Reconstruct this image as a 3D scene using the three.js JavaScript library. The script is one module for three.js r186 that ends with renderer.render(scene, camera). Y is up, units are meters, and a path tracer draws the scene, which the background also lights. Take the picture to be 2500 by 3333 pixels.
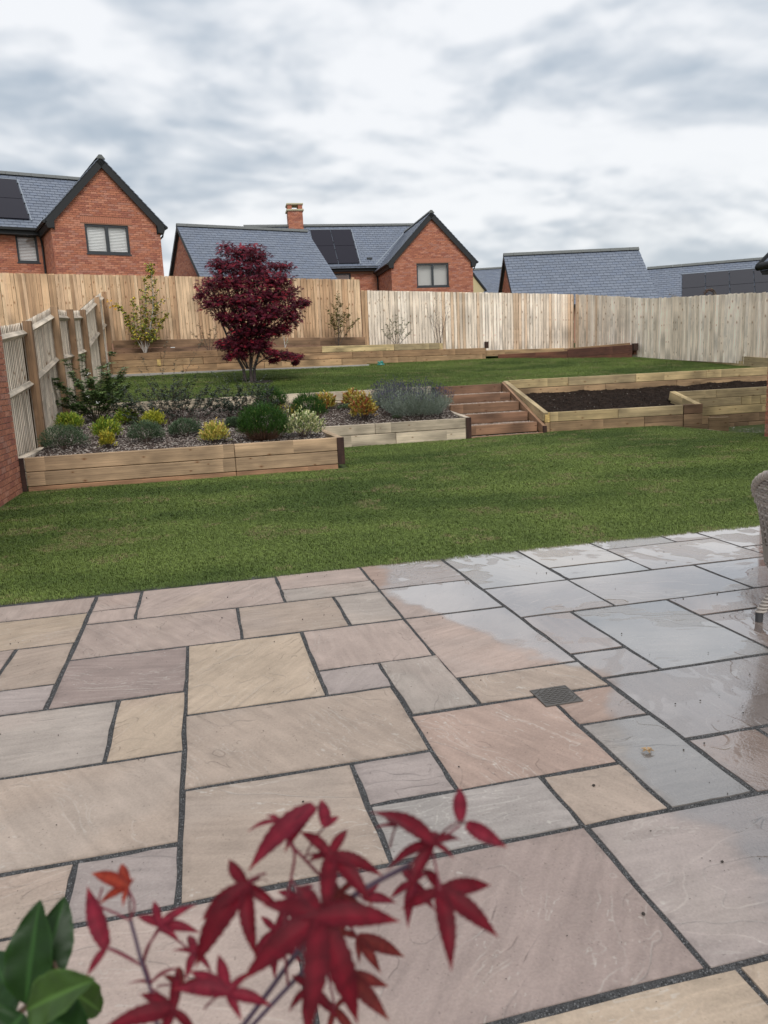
import * as THREE from 'three';
import { mergeGeometries } from 'three/addons/utils/BufferGeometryUtils.js';

// ---------------------------------------------------------------- camera, sky, sun, exposure
const scene = new THREE.Scene();
const camera = new THREE.PerspectiveCamera(67.8, 768 / 1024, 0.05, 900);
{
  const pitch = 0.18671, roll = -0.04602, yaw = 0.22802, V = (x, y, z) => new THREE.Vector3(x, y, z);
  const fwd = V(Math.sin(yaw) * Math.cos(pitch), -Math.sin(pitch), -Math.cos(yaw) * Math.cos(pitch));
  const r0 = V(Math.cos(yaw), 0, Math.sin(yaw)), u0 = r0.clone().cross(fwd);
  const r = r0.clone().multiplyScalar(Math.cos(roll)).addScaledVector(u0, Math.sin(roll));
  const u = r0.clone().multiplyScalar(-Math.sin(roll)).addScaledVector(u0, Math.cos(roll));
  camera.position.set(0, 1.435, 0);
  camera.quaternion.setFromRotationMatrix(new THREE.Matrix4().makeBasis(r, u, fwd.clone().negate()));
  camera.focus = 7; camera.userData.fStop = 8;
}
const renderer = new THREE.WebGLRenderer({ antialias: true });
renderer.setSize(768, 1024);
renderer.toneMapping = THREE.LinearToneMapping;
renderer.toneMappingExposure = 1.18;
renderer.shadowMap.enabled = true;
const sun = new THREE.DirectionalLight(new THREE.Color(1, 0.97, 0.93), 1.5);
sun.position.set(4, 28, 14); sun.target.position.set(4, 0, -12);
sun.castShadow = true; sun.shadow.radius = 60; sun.shadow.mapSize.set(2048, 2048);
Object.assign(sun.shadow.camera, { left: -45, right: 45, top: 45, bottom: -45, near: 1, far: 120 });
scene.add(sun, sun.target);

// seeded numbers and noise
let seedState = 12345;
const seed = (s) => { seedState = s >>> 0; };
function rnd() { seedState = (seedState + 0x6D2B79F5) >>> 0; let t = seedState; t = Math.imul(t ^ (t >>> 15), t | 1); t ^= t + Math.imul(t ^ (t >>> 7), t | 61); return ((t ^ (t >>> 14)) >>> 0) / 4294967296; }
const rr = (a, b) => a + (b - a) * rnd();
const NL = 256, lattice = new Float32Array(NL * NL);
seed(7); for (let i = 0; i < NL * NL; i++) lattice[i] = rnd();
function vn(x, y) {
  const xf = Math.floor(x), yf = Math.floor(y); let fx = x - xf, fy = y - yf;
  fx = fx * fx * (3 - 2 * fx); fy = fy * fy * (3 - 2 * fy);
  const x0 = xf & 255, x1 = (xf + 1) & 255, y0 = (yf & 255) << 8, y1 = ((yf + 1) & 255) << 8;
  const a = lattice[y0 + x0], b = lattice[y0 + x1], c = lattice[y1 + x0], d = lattice[y1 + x1];
  return a + (b - a) * fx + (c - a + (a - b - c + d) * fx) * fy;
}
function fbm(x, y, o = 4) { let s = 0, a = 0.5, n = 0; for (let i = 0; i < o; i++) { s += a * vn(x, y); n += a; x = x * 2.03 + 17.3; y = y * 2.03 + 9.1; a *= 0.5; } return s / n; }
const clamp = (v, a = 0, b = 1) => v < a ? a : v > b ? b : v;
const sstep = (a, b, v) => { const t = clamp((v - a) / (b - a)); return t * t * (3 - 2 * t); };
const mix = (a, b, t) => a + (b - a) * t;
const lin = (v) => { v /= 255; return v <= 0.04045 ? v / 12.92 : Math.pow((v + 0.055) / 1.055, 2.4); };
const srgb = (r, g, b) => [lin(r), lin(g), lin(b)];
const enc = (v) => { v = clamp(v); return 255 * (v <= 0.0031308 ? v * 12.92 : 1.055 * Math.pow(v, 1 / 2.4) - 0.055); };

{ // overcast sky: two layers of cloud seen in perspective on a level sheet, pale at the horizon
  const W = 2048, H = 1024, data = new Float32Array(W * H * 4);
  for (let j = 0; j < H; j++) {
    const el = ((j + 0.5) / H - 0.5) * Math.PI, sy = Math.sin(el), cy = Math.cos(el);
    for (let i = 0; i < W; i++) {
      const az = ((i + 0.5) / W - 0.5) * 2 * Math.PI, dx = Math.cos(az) * cy, dz = Math.sin(az) * cy;
      const k = 1 / (Math.max(sy, 0) + 0.20), px = dx * k, pz = dz * k;
      const wx = fbm(px * 0.9 + 31, pz * 0.9 + 5, 4) - 0.5, wz = fbm(px * 0.9 + 71, pz * 0.9 + 45, 4) - 0.5;
      const big = fbm(px * 0.8 + wx * 1.6 + 3.2, pz * 1.15 + wz * 1.6 + 8.7, 5);
      const mid = fbm(px * 2.8 + wx * 2.6 + 13, pz * 4.2 + wz * 2.6 + 21, 6);
      const fine = fbm(px * 10 + wx * 6 + 40, pz * 15 + wz * 6 + 60, 4);
      let c = sstep(0.35, 0.61, big * 0.64 + mid * 0.36 + (fine - 0.5) * 0.15);
      c = clamp(c + (fine - 0.5) * 0.5 * (0.35 + c * (1.2 - c)));
      const thick = sstep(0.45, 0.75, mid);
      const hz = Math.exp(-Math.max(sy, 0) * 8);
      const lo = [0.375, 0.445, 0.53], hi = [0.765, 0.785, 0.82], hor = [0.745, 0.76, 0.725];
      const o = (j * W + i) * 4;
      for (let q = 0; q < 3; q++) {
        let v = mix(lo[q], hi[q], c) * (1 - 0.10 * thick * (1 - c));
        v = mix(v, hor[q] * (0.86 + 0.28 * c), hz * 0.75);
        data[o + q] = v;
      }
      data[o + 3] = 1;
    }
  }
  const sky = new THREE.DataTexture(data, W, H, THREE.RGBAFormat, THREE.FloatType);
  sky.mapping = THREE.EquirectangularReflectionMapping; sky.magFilter = THREE.LinearFilter; sky.colorSpace = THREE.LinearSRGBColorSpace; sky.needsUpdate = true;
  scene.background = sky; scene.environment = sky;
}

// ---------------------------------------------------------------- helpers
const taken = new Map();
function numbered(name) { const n = taken.get(name) || 0; taken.set(name, n + 1); return n ? `${name}_${String(n).padStart(3, '0')}` : name; }
function obj(name, geometry, material, parent) {
  const m = new THREE.Mesh(geometry, material); m.name = parent ? name : numbered(name);
  m.castShadow = m.receiveShadow = true; (parent || scene).add(m); return m;
}
function tag(o, label, category, group) { o.userData.label = label; o.userData.category = category; if (group) o.userData.group = group; return o; }
function thing(name, label, category, pos = [0, 0, 0], turn = 0, group) {
  const g = new THREE.Group(); g.name = numbered(name); g.position.set(...pos); g.rotation.y = turn; scene.add(g); return tag(g, label, category, group);
}
function struct(o) { o.userData.kind = 'structure'; return o; }
function stuff(o) { o.userData.kind = 'stuff'; return o; }
function dataTex(w, h, fn, color = true) {
  const d = new Uint8Array(w * h * 4), c = [0, 0, 0];
  for (let y = 0, o = 0; y < h; y++) for (let x = 0; x < w; x++, o += 4) { fn(x / w, y / h, c, x, y); d[o] = clamp(c[0], 0, 255); d[o + 1] = clamp(c[1], 0, 255); d[o + 2] = clamp(c[2], 0, 255); d[o + 3] = 255; }
  const t = new THREE.DataTexture(d, w, h, THREE.RGBAFormat);
  t.wrapS = t.wrapT = THREE.RepeatWrapping; t.magFilter = THREE.LinearFilter; t.minFilter = THREE.LinearMipmapLinearFilter; t.generateMipmaps = true;
  if (color) t.colorSpace = THREE.SRGBColorSpace; t.needsUpdate = true; return t;
}
const std = (o) => new THREE.MeshStandardMaterial(o);
const rgb = (c, k = 1) => new THREE.Color().setRGB(c[0] * k, c[1] * k, c[2] * k);
// flat-shaded mesh from quads/triangles, uv by the longest axes in metres
function polys(faces, uvScale = 1, grain = 'x', off = [0, 0]) {
  const P = [], U = [];
  const a = new THREE.Vector3(), b = new THREE.Vector3(), n = new THREE.Vector3();
  for (const f of faces) {
    a.set(f[1][0] - f[0][0], f[1][1] - f[0][1], f[1][2] - f[0][2]); b.set(f[2][0] - f[0][0], f[2][1] - f[0][1], f[2][2] - f[0][2]); n.crossVectors(a, b);
    const ax = Math.abs(n.x), ay = Math.abs(n.y), az = Math.abs(n.z);
    const uv = (p) => {
      const [x, y, z] = p; let u, v;
      if (grain === 'x') { if (ax > ay && ax > az) { u = z; v = y; } else { u = x; v = ay > az ? z : y; } }
      else { if (ay > ax && ay > az) { u = z; v = x; } else { u = y; v = ax > az ? z : x; } }
      return [u * uvScale + off[0], v * uvScale + off[1]];
    };
    for (let i = 1; i + 1 < f.length; i++) for (const p of [f[0], f[i], f[i + 1]]) { P.push(...p); U.push(...uv(p)); }
  }
  const g = new THREE.BufferGeometry();
  g.setAttribute('position', new THREE.Float32BufferAttribute(P, 3)); g.setAttribute('uv', new THREE.Float32BufferAttribute(U, 2)); g.computeVertexNormals(); return g;
}
// box with chamfered edges, 44 triangles, centred
function outward(F) {
  for (const f of F) {
    const [a, b, c] = f, ux = b[0] - a[0], uy = b[1] - a[1], uz = b[2] - a[2], vx = c[0] - a[0], vy = c[1] - a[1], vz = c[2] - a[2];
    const n = [uy * vz - uz * vy, uz * vx - ux * vz, ux * vy - uy * vx]; let m = [0, 0, 0];
    for (const p of f) m = [m[0] + p[0], m[1] + p[1], m[2] + p[2]];
    if (n[0] * m[0] + n[1] * m[1] + n[2] * m[2] < 0) f.reverse();
  }
  return F;
}
function chamfer(w, h, d, c, grain = 'x', off = [0, 0]) {
  const X = w / 2, Y = h / 2, Z = d / 2, x = X - c, y = Y - c, z = Z - c, F = [];
  for (const s of [1, -1]) {
    F.push([[s * X, -y, -z], [s * X, y, -z], [s * X, y, z], [s * X, -y, z]]);
    F.push([[-x, s * Y, -z], [-x, s * Y, z], [x, s * Y, z], [x, s * Y, -z]]);
    F.push([[-x, -y, s * Z], [x, -y, s * Z], [x, y, s * Z], [-x, y, s * Z]]);
  }
  for (const a of [1, -1]) for (const b of [1, -1]) {
    F.push([[a * X, b * y, z], [a * X, b * y, -z], [a * x, b * Y, -z], [a * x, b * Y, z]]);
    F.push([[x, a * Y, b * z], [-x, a * Y, b * z], [-x, a * y, b * Z], [x, a * y, b * Z]]);
    F.push([[a * x, -y, b * Z], [a * X, -y, b * z], [a * X, y, b * z], [a * x, y, b * Z]]);
    for (const e of [1, -1]) F.push([[a * X, b * y, e * z], [a * x, b * Y, e * z], [a * x, b * y, e * Z]]);
  }
  return polys(outward(F), 1, grain, off);
}
const box = (w, h, d) => new THREE.BoxGeometry(w, h, d);
const moved = (g, x, y, z) => g.translate(x, y, z);
// collects small leaves and stems into one geometry with colours
class Leaves {
  constructor() { this.p = []; this.n = []; this.c = []; }
  tri(a, b, c, n, col) { this.p.push(...a, ...b, ...c); for (let i = 0; i < 3; i++) { this.n.push(...n); this.c.push(...col); } }
  leaf(b, d, up, len, wid, col, fold = 0.15) { // base, direction, facing
    let sx = d[1] * up[2] - d[2] * up[1], sy = d[2] * up[0] - d[0] * up[2], sz = d[0] * up[1] - d[1] * up[0];
    const sl = Math.hypot(sx, sy, sz) || 1; sx /= sl; sy /= sl; sz /= sl;
    const nx = sy * d[2] - sz * d[1], ny = sz * d[0] - sx * d[2], nz = sx * d[1] - sy * d[0];
    const m = 0.42 * len, w = wid / 2, f = fold * wid;
    const tip = [b[0] + d[0] * len, b[1] + d[1] * len - f * 0.6, b[2] + d[2] * len];
    const L = [b[0] + d[0] * m + sx * w + nx * f, b[1] + d[1] * m + sy * w + ny * f, b[2] + d[2] * m + sz * w + nz * f];
    const R = [b[0] + d[0] * m - sx * w + nx * f, b[1] + d[1] * m - sy * w + ny * f, b[2] + d[2] * m - sz * w + nz * f];
    const k = fold * 1.6;
    const h1 = Math.hypot(nx - sx * k, ny - sy * k, nz - sz * k), h2 = Math.hypot(nx + sx * k, ny + sy * k, nz + sz * k);
    this.tri(b, L, tip, [(nx - sx * k) / h1, (ny - sy * k) / h1, (nz - sz * k) / h1], col);
    this.tri(b, tip, R, [(nx + sx * k) / h2, (ny + sy * k) / h2, (nz + sz * k) / h2], col);
  }
  stem(pts, r0, r1, col, sides = 4) {
    for (let i = 0; i + 1 < pts.length; i++) {
      const A = pts[i], B = pts[i + 1], ra = mix(r0, r1, i / (pts.length - 1)), rb = mix(r0, r1, (i + 1) / (pts.length - 1));
      const d = new THREE.Vector3(B[0] - A[0], B[1] - A[1], B[2] - A[2]).normalize(), s = new THREE.Vector3(Math.abs(d.y) > 0.9 ? 1 : 0, Math.abs(d.y) > 0.9 ? 0 : 1, 0).cross(d).normalize(), t = d.clone().cross(s);
      for (let k = 0; k < sides; k++) {
        const a0 = 2 * Math.PI * k / sides, a1 = 2 * Math.PI * (k + 1) / sides;
        const o = (a) => [s.x * Math.cos(a) + t.x * Math.sin(a), s.y * Math.cos(a) + t.y * Math.sin(a), s.z * Math.cos(a) + t.z * Math.sin(a)];
        const n0 = o(a0), n1 = o(a1), at = (P, n, r) => [P[0] + n[0] * r, P[1] + n[1] * r, P[2] + n[2] * r];
        const q = [at(A, n0, ra), at(A, n1, ra), at(B, n1, rb), at(B, n0, rb)];
        this.p.push(...q[0], ...q[1], ...q[2], ...q[0], ...q[2], ...q[3]); this.n.push(...n0, ...n1, ...n1, ...n0, ...n1, ...n0); for (let e = 0; e < 6; e++) this.c.push(...col);
      }
    }
  }
  build() {
    const g = new THREE.BufferGeometry();
    g.setAttribute('position', new THREE.Float32BufferAttribute(this.p, 3)); g.setAttribute('normal', new THREE.Float32BufferAttribute(this.n, 3)); g.setAttribute('color', new THREE.Float32BufferAttribute(this.c, 3)); return g;
  }
}
const leafMat = new THREE.MeshPhysicalMaterial({ vertexColors: true, roughness: 0.6, specularIntensity: 0.4, side: THREE.DoubleSide });
const glossLeafMat = std({ vertexColors: true, roughness: 0.32, side: THREE.DoubleSide });
const barkMat = std({ vertexColors: true, roughness: 0.9 });
const jit = (c, k) => { const f = 1 + rr(-k, k); return [c[0] * f, c[1] * f, c[2] * f]; };
const unit = (x, y, z) => { const l = Math.hypot(x, y, z) || 1; return [x / l, y / l, z / l]; };
const pick = (a) => a[Math.floor(rnd() * a.length)];
function instances(name, geo, mat, list, parent) { // list of [matrix, colour]
  const m = new THREE.InstancedMesh(geo, mat, list.length); m.name = parent ? name : numbered(name);
  const c = new THREE.Color();
  list.forEach(([mx, col], i) => { m.setMatrixAt(i, mx); if (col) m.setColorAt(i, c.setRGB(col[0], col[1], col[2])); });
  m.castShadow = m.receiveShadow = true; (parent || scene).add(m); return stuff(m);
}
const xf = (() => { const p = new THREE.Vector3(), q = new THREE.Quaternion(), s = new THREE.Vector3(), e = new THREE.Euler(); return (x, y, z, rx, ry, rz, sx, sy = sx, sz = sx) => new THREE.Matrix4().compose(p.set(x, y, z), q.setFromEuler(e.set(rx, ry, rz, 'YXZ')), s.set(sx, sy, sz)); })();
// ---------------------------------------------------------------- terrain under everything
const LAWN_EDGE = -5.385;
const upperY = (z) => 0.955 + 0.085 * (-16.5 - z);
{
  const zs = [60, 0, -16.1, -16.7, -24.95, -25.3, -40, -90, -500], ys = [-0.5, -0.5, -0.5, 0.7, 1.35, 2.0, 2.2, 2.5, 4], xs = [-500, -60, -20, 0, 20, 60, 500];
  const F = [];
  for (let i = 0; i + 1 < zs.length; i++) for (let k = 0; k + 1 < xs.length; k++) F.push([[xs[k], ys[i], zs[i]], [xs[k + 1], ys[i], zs[i]], [xs[k + 1], ys[i + 1], zs[i + 1]], [xs[k], ys[i + 1], zs[i + 1]]]);
  const t = dataTex(256, 256, (u, v, c) => { const n = fbm(u * 24, v * 24, 4); c[0] = 70 + 60 * n; c[1] = 72 + 60 * n; c[2] = 50 + 40 * n; });
  struct(obj('ground', polys(F, 0.2), std({ map: t, roughness: 1 })));
}

// ---------------------------------------------------------------- patio
const HU = 1.435; // one camera height: the slabs below are measured in it
const CB = srgb(184, 166, 150), CP = srgb(178, 160, 150), CG = srgb(172, 163, 154), CL = srgb(170, 159, 155), CK = srgb(196, 176, 152), CR = srgb(182, 156, 142), CD = srgb(160, 143, 137), CT = srgb(163, 160, 156), CM = srgb(172, 152, 139);
const slabs = [
  [-1.2, -.555, -3.70, -3.448, CP], [-1.2, -.555, -3.448, -3.05, CK], [-.77, -.555, -3.05, -2.63, CB], [-1.2, -.77, -3.05, -2.63, CP], [-1.2, -.555, -2.63, -2.42, CL],
  [-.55, -.348, -3.70, -3.455, CP], [-.55, -.348, -3.455, -3.27, CP], [-.348, .291, -3.715, -3.27, CP], [.291, .725, -3.735, -3.468, CP], [.291, .725, -3.468, -3.27, CG],
  [-.55, .08, -3.27, -2.85, CP], [.08, .506, -3.27, -2.855, CB], [.506, .725, -3.27, -2.86, CG],
  [-.55, -.125, -2.85, -2.42, CD], [-.125, .307, -2.85, -2.23, CK], [.307, .725, -2.86, -2.44, CP], [.307, .522, -2.44, -2.23, CL], [.522, .735, -2.44, -2.015, CG],
  [-.765, -.333, -2.42, -2.005, CG], [-1.2, -.765, -2.42, -2.005, CP], [-.333, -.125, -2.42, -2.005, CK], [-.125, .517, -2.23, -1.797, CB],
  [-.765, -.125, -2.005, -1.577, CB], [-1.2, -.765, -2.005, -1.577, CG], [-.125, .30, -1.797, -1.371, CB], [.30, .517, -1.797, -1.592, CL], [.517, .947, -2.013, -1.588, CR],
  [.735, 1.163, -2.222, -2.013, CB], [.947, 1.165, -2.013, -1.80, CR], [.947, 1.165, -1.80, -1.37, CT], [.30, .731, -1.592, -1.371, CT], [.731, .947, -1.588, -1.37, CB],
  [-.34, -.125, -1.577, -1.371, CL], [-.765, -.34, -1.577, -1.371, CB], [-1.2, -.765, -1.577, -1.371, CP], [.09, .735, -1.371, -.948, CD], [-.34, .09, -1.371, -.948, CP], [-.98, -.34, -1.371, -.948, CB], [.735, 1.375, -1.367, -.948, CL],
  [.14, .782, -.948, -.52, CK], [.782, 1.21, -.948, -.52, CK], [-.5, .14, -.948, -.52, CP], [-.98, -.5, -.948, -.52, CG], [1.21, 1.8, -.948, -.52, CD],
  [.725, 1.16, -3.75, -3.30, CR], [.725, 1.16, -3.30, -2.86, CP], [.725, 1.163, -2.86, -2.222, CP],
  [1.163, 1.585, -3.76, -3.122, CG], [1.163, 1.58, -3.122, -2.702, CP], [1.588, 2.02, -3.76, -3.336, CK], [1.588, 2.02, -3.336, -3.125, CT], [2.02, 2.45, -3.76, -3.56, CG], [2.45, 2.672, -3.76, -3.56, CR], [2.02, 2.672, -3.56, -3.125, CP],
  [2.675, 3.3, -3.76, -3.335, CP], [2.675, 3.3, -3.335, -3.125, CR], [1.58, 2.24, -3.122, -2.702, CP], [2.24, 2.88, -3.122, -2.702, CL], [2.88, 3.3, -3.122, -2.702, CG],
  [1.165, 1.378, -2.702, -2.285, CR], [1.165, 1.378, -2.285, -2.068, CP], [1.378, 1.815, -2.702, -2.068, CT], [1.815, 2.45, -2.702, -2.48, CR], [1.815, 2.45, -2.48, -2.068, CD], [2.45, 3.3, -2.702, -2.068, CP],
  [1.168, 1.8, -2.068, -1.64, CL], [1.168, 1.383, -1.64, -1.367, CR], [1.383, 1.8, -1.64, -1.367, CL], [1.8, 2.45, -2.068, -1.64, CP], [1.8, 2.45, -1.64, -1.367, CG], [2.45, 3.3, -2.068, -1.367, CB], [1.375, 2.02, -1.367, -.948, CP], [2.02, 2.66, -1.367, -.948, CG], [2.66, 3.3, -1.367, -.948, CD],
].map(([a, b, c, d, col]) => [a * HU, b * HU, c * HU, d * HU, col]);
{ // plain courses beyond what was measured
  const cols = [CB, CP, CG, CL, CK, CR, CD]; seed(91);
  for (let z = LAWN_EDGE + 0.02; z < 0.6; z += 0.615) for (let x = -3.55; x < -1.75; x += 0.9) slabs.push([x, Math.min(x + 0.9, -1.722), z, z + 0.615, pick(cols)]);
  for (let z = -5.395; z < 0.6; z += 0.615) for (let x = 4.735; x < 6.4; x += 0.9) slabs.push([x, x + 0.9, z, z + 0.615, pick(cols)]);
  for (let x = -1.72; x < 4.7; x += 0.915) for (let z = -0.746; z < 0.6; z += 0.615) slabs.push([x, Math.min(x + 0.915, 4.73), z, z + 0.615, pick(cols)]);
  slabs.push([2.583, 3.65, -1.36, -.746, CP], [3.65, 4.73, -1.36, -.746, CG], [-1.72, -1.406, -1.967, -.746, CB]);
}
const DOM = 6.144, TX0 = -1.6, TZ0 = -5.5, PN = 2048;
const wetEdge = [[-5.6, 1.16], [-5.08, 1.17], [-4.58, 1.08], [-4.17, 1.14], [-3.85, 1.34], [-3.45, 1.45], [-3.14, 1.60], [-2.88, 1.66], [-2.72, 1.52], [-2.54, 1.45], [-2.4, 1.43], [-1.95, 1.35], [-1.72, 1.36], [-1.5, 1.33], [-1.2, 1.42], [1, 1.6]];
function wetAt(x, z) {
  let e = wetEdge[0][1];
  for (let i = 0; i + 1 < wetEdge.length; i++) if (z >= wetEdge[i][0] && z <= wetEdge[i + 1][0]) { e = mix(wetEdge[i][1], wetEdge[i + 1][1], (z - wetEdge[i][0]) / (wetEdge[i + 1][0] - wetEdge[i][0])); break; }
  const n = (fbm(x * 5 + 3, z * 5 + 9, 4) - 0.5) * 0.26;
  return sstep(-0.03, 0.09, x - e + n);
}
let sandstone;
{
  const id = new Int16Array(PN * PN).fill(-1);
  slabs.forEach((s, k) => { const x0 = Math.max(0, Math.floor((s[0] - TX0) / DOM * PN)), x1 = Math.min(PN - 1, Math.ceil((s[1] - TX0) / DOM * PN)), z0 = Math.max(0, Math.floor((s[2] - TZ0) / DOM * PN)), z1 = Math.min(PN - 1, Math.ceil((s[3] - TZ0) / DOM * PN)); for (let j = z0; j <= z1; j++) for (let i = x0; i <= x1; i++) id[j * PN + i] = k; });
  seed(5); const prm = slabs.map(() => ({ ca: 0, sa: 0, an: pick([0, 0, 0.25, 1.1, 1.57, 2.2, -0.35]), ox: rr(0, 90), oz: rr(0, 90), st: rr(2.5, 5.5), vein: rr(0.25, 1), dull: rr(0.9, 1.07), steps: rr(3, 6), k2: pick([CB, CP, CG, CK, CR, CL]) }));
  prm.forEach((q) => { q.ca = Math.cos(q.an); q.sa = Math.sin(q.an); });
  const col = new Uint8Array(PN * PN * 4), rough = new Uint8Array(PN * PN * 4), bump = new Uint8Array(PN * PN * 4), lay = new Float32Array(PN * PN), hair = new Float32Array(PN * PN);
  const bed = (x, z, q) => [x * q.ca + z * q.sa + q.ox, -x * q.sa + z * q.ca + q.oz]; // along and across the bedding of a slab
  for (let j = 0; j < PN; j++) for (let i = 0; i < PN; i++) { // heights of the split layers
    const k = id[j * PN + i], q = prm[k < 0 ? 0 : k], [ru, rv] = bed(TX0 + (i + 0.5) / PN * DOM, TZ0 + (j + 0.5) / PN * DOM, q), w = fbm(ru * 2.6, rv * 5, 3) - 0.5;
    lay[j * PN + i] = fbm(ru * 0.6 + w * 0.5, rv * q.st * 0.8 + w * 2.4, 4) * q.steps + (vn(ru * 45, rv * 60) - 0.5) * 0.05;
    hair[j * PN + i] = fbm(ru * 1.2 + w * 0.9 + 5, rv * q.st * 2.8 + w * 3, 4) * 5 + (vn(ru * 70, rv * 70) - 0.5) * 0.16;
  }
  const MM = DOM / PN; // metres per texel; distance to the nearest contour keeps hairlines equally thin
  const near = (a, o, st) => { const v = a[o], g = Math.hypot((a[o + 1] ?? v) - v, (a[o + PN] ?? v) - v) / MM + 0.4, f = v - Math.floor(v); return Math.min(f, 1 - f) / g; };
  for (let j = 0; j < PN; j++) for (let i = 0; i < PN; i++) {
    const n0 = j * PN + i, o = n0 * 4, x = TX0 + (i + 0.5) / PN * DOM, z = TZ0 + (j + 0.5) / PN * DOM, k = id[n0];
    const s = slabs[k < 0 ? 0 : k], q = prm[k < 0 ? 0 : k], [ru, rv] = bed(x, z, q);
    const f = lay[n0], fr = f - Math.floor(f), ledge = sstep(0, 0.08, fr), dL = near(lay, n0), dH = near(hair, n0);
    const keep = fbm(ru * 3.3 + 50, rv * 5.3, 2), keep2 = fbm(ru * 5 + 20, rv * 9 + 70, 2);
    const vein = q.vein * Math.max(0.75 * sstep(0.0034, 0.0008, dL) * sstep(0.42, 0.58, keep), 0.8 * sstep(0.0034, 0.0006, dH) * sstep(0.46, 0.60, keep2)) * (0.35 + 0.65 * sstep(0.3, 0.6, vn(ru * 30 + 9, rv * 44)));
    const crack = sstep(0.0028, 0.0006, dL) * sstep(0.60, 0.68, 1 - keep) * sstep(0.35, 0.6, vn(ru * 22, rv * 22));
    const streak = fbm(ru * 5, rv * 46, 3) - 0.5, cloud = fbm(ru * 1.6 + 9, rv * 2.1 + 4, 3) - 0.5, blot = fbm(x * 9 + q.ox, z * 9, 3) - 0.5, grain = vn(x * 240, z * 240) - 0.5;
    const chips = sstep(0.86, 0.95, vn(ru * 55 + 7, rv * 130)) * sstep(0.45, 0.6, keep2) * q.vein;
    const wet = wetAt(x, z), film = wet * sstep(-1.3, -3.0, z);
    const layer = Math.floor(f * 2 + q.ox), pool = lattice[(layer * 37 + (k < 0 ? 0 : k) * 101) & 65535];
    const deep = fbm(x * 1.9 + 11, z * 3.1 + 2, 4) + 0.09 * sstep(-2.8, -4.0, z) + (pool - 0.5) * 0.24 + blot * 0.10;
    const pud = wet * sstep(0.50, 0.53, deep) * sstep(-2.0, -3.0, z);
    const edge = Math.min(x - s[0], s[1] - x, z - s[2], s[3] - z), dirt = sstep(0.03, 0.0, edge + (vn(x * 40, z * 40) - 0.5) * 0.05);
    const m = q.dull * (1 + cloud * 0.24 + streak * 0.26 + blot * 0.26 + grain * 0.18) * (1 - 0.14 * dirt) * (1 - 0.35 * crack);
    const t2 = sstep(0.05, 0.22, cloud) * 0.3, specks = vn(x * 170 + 3, z * 170 + 8) > 0.955 ? 0.66 : 1;
    for (let e = 0; e < 3; e++) {
      let v = mix(mix(s[4][e], q.k2[e], t2), CM[e], 0.30) * m * specks;
      v = mix(v, [0.66, 0.61, 0.54][e], 0.46 * vein + 0.5 * chips);
      v *= 0.9 * (1 - 0.40 * wet) * (1 - 0.3 * wet * crack); col[o + e] = enc(v);
    }
    col[o + 3] = 255;
    const r = mix(0.80 + grain * 0.1, mix(0.24 + 0.2 * blot + 0.1 * chips + 0.08 * streak, 0.02, pud), wet);
    rough[o] = 255 * clamp(film * (0.45 + 0.55 * pud)); rough[o + 1] = rough[o + 2] = 255 * clamp(r); rough[o + 3] = 255 * (0.15 + 0.85 * wet);
    const calm = 1 - 0.2 * wet, b = (Math.floor(f) + ledge) / q.steps * 0.85 + (streak * 0.12 + blot * 0.16 + cloud * 0.2 + grain * 0.08) * calm - 0.06 * crack;
    bump[o] = bump[o + 1] = bump[o + 2] = 255 * clamp(mix(b, 0.45, pud * 0.85)); bump[o + 3] = 255;
  }
  const mk = (d, c) => { const t = new THREE.DataTexture(d, PN, PN, THREE.RGBAFormat); t.wrapS = t.wrapT = THREE.RepeatWrapping; t.magFilter = THREE.LinearFilter; if (c) t.colorSpace = THREE.SRGBColorSpace; t.needsUpdate = true; return t; };
  const film = mk(rough); sandstone = new THREE.MeshPhysicalMaterial({ map: mk(col, true), roughnessMap: film, roughness: 1, bumpMap: mk(bump), bumpScale: 0.011, ior: 2.4, specularIntensity: 1, specularIntensityMap: film, clearcoat: 1, clearcoatMap: film, clearcoatRoughness: 0.05 }); // a film of water lies on the wet stones
}
const patio = new THREE.Group(); patio.name = numbered('patio'); struct(patio); scene.add(patio);
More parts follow.
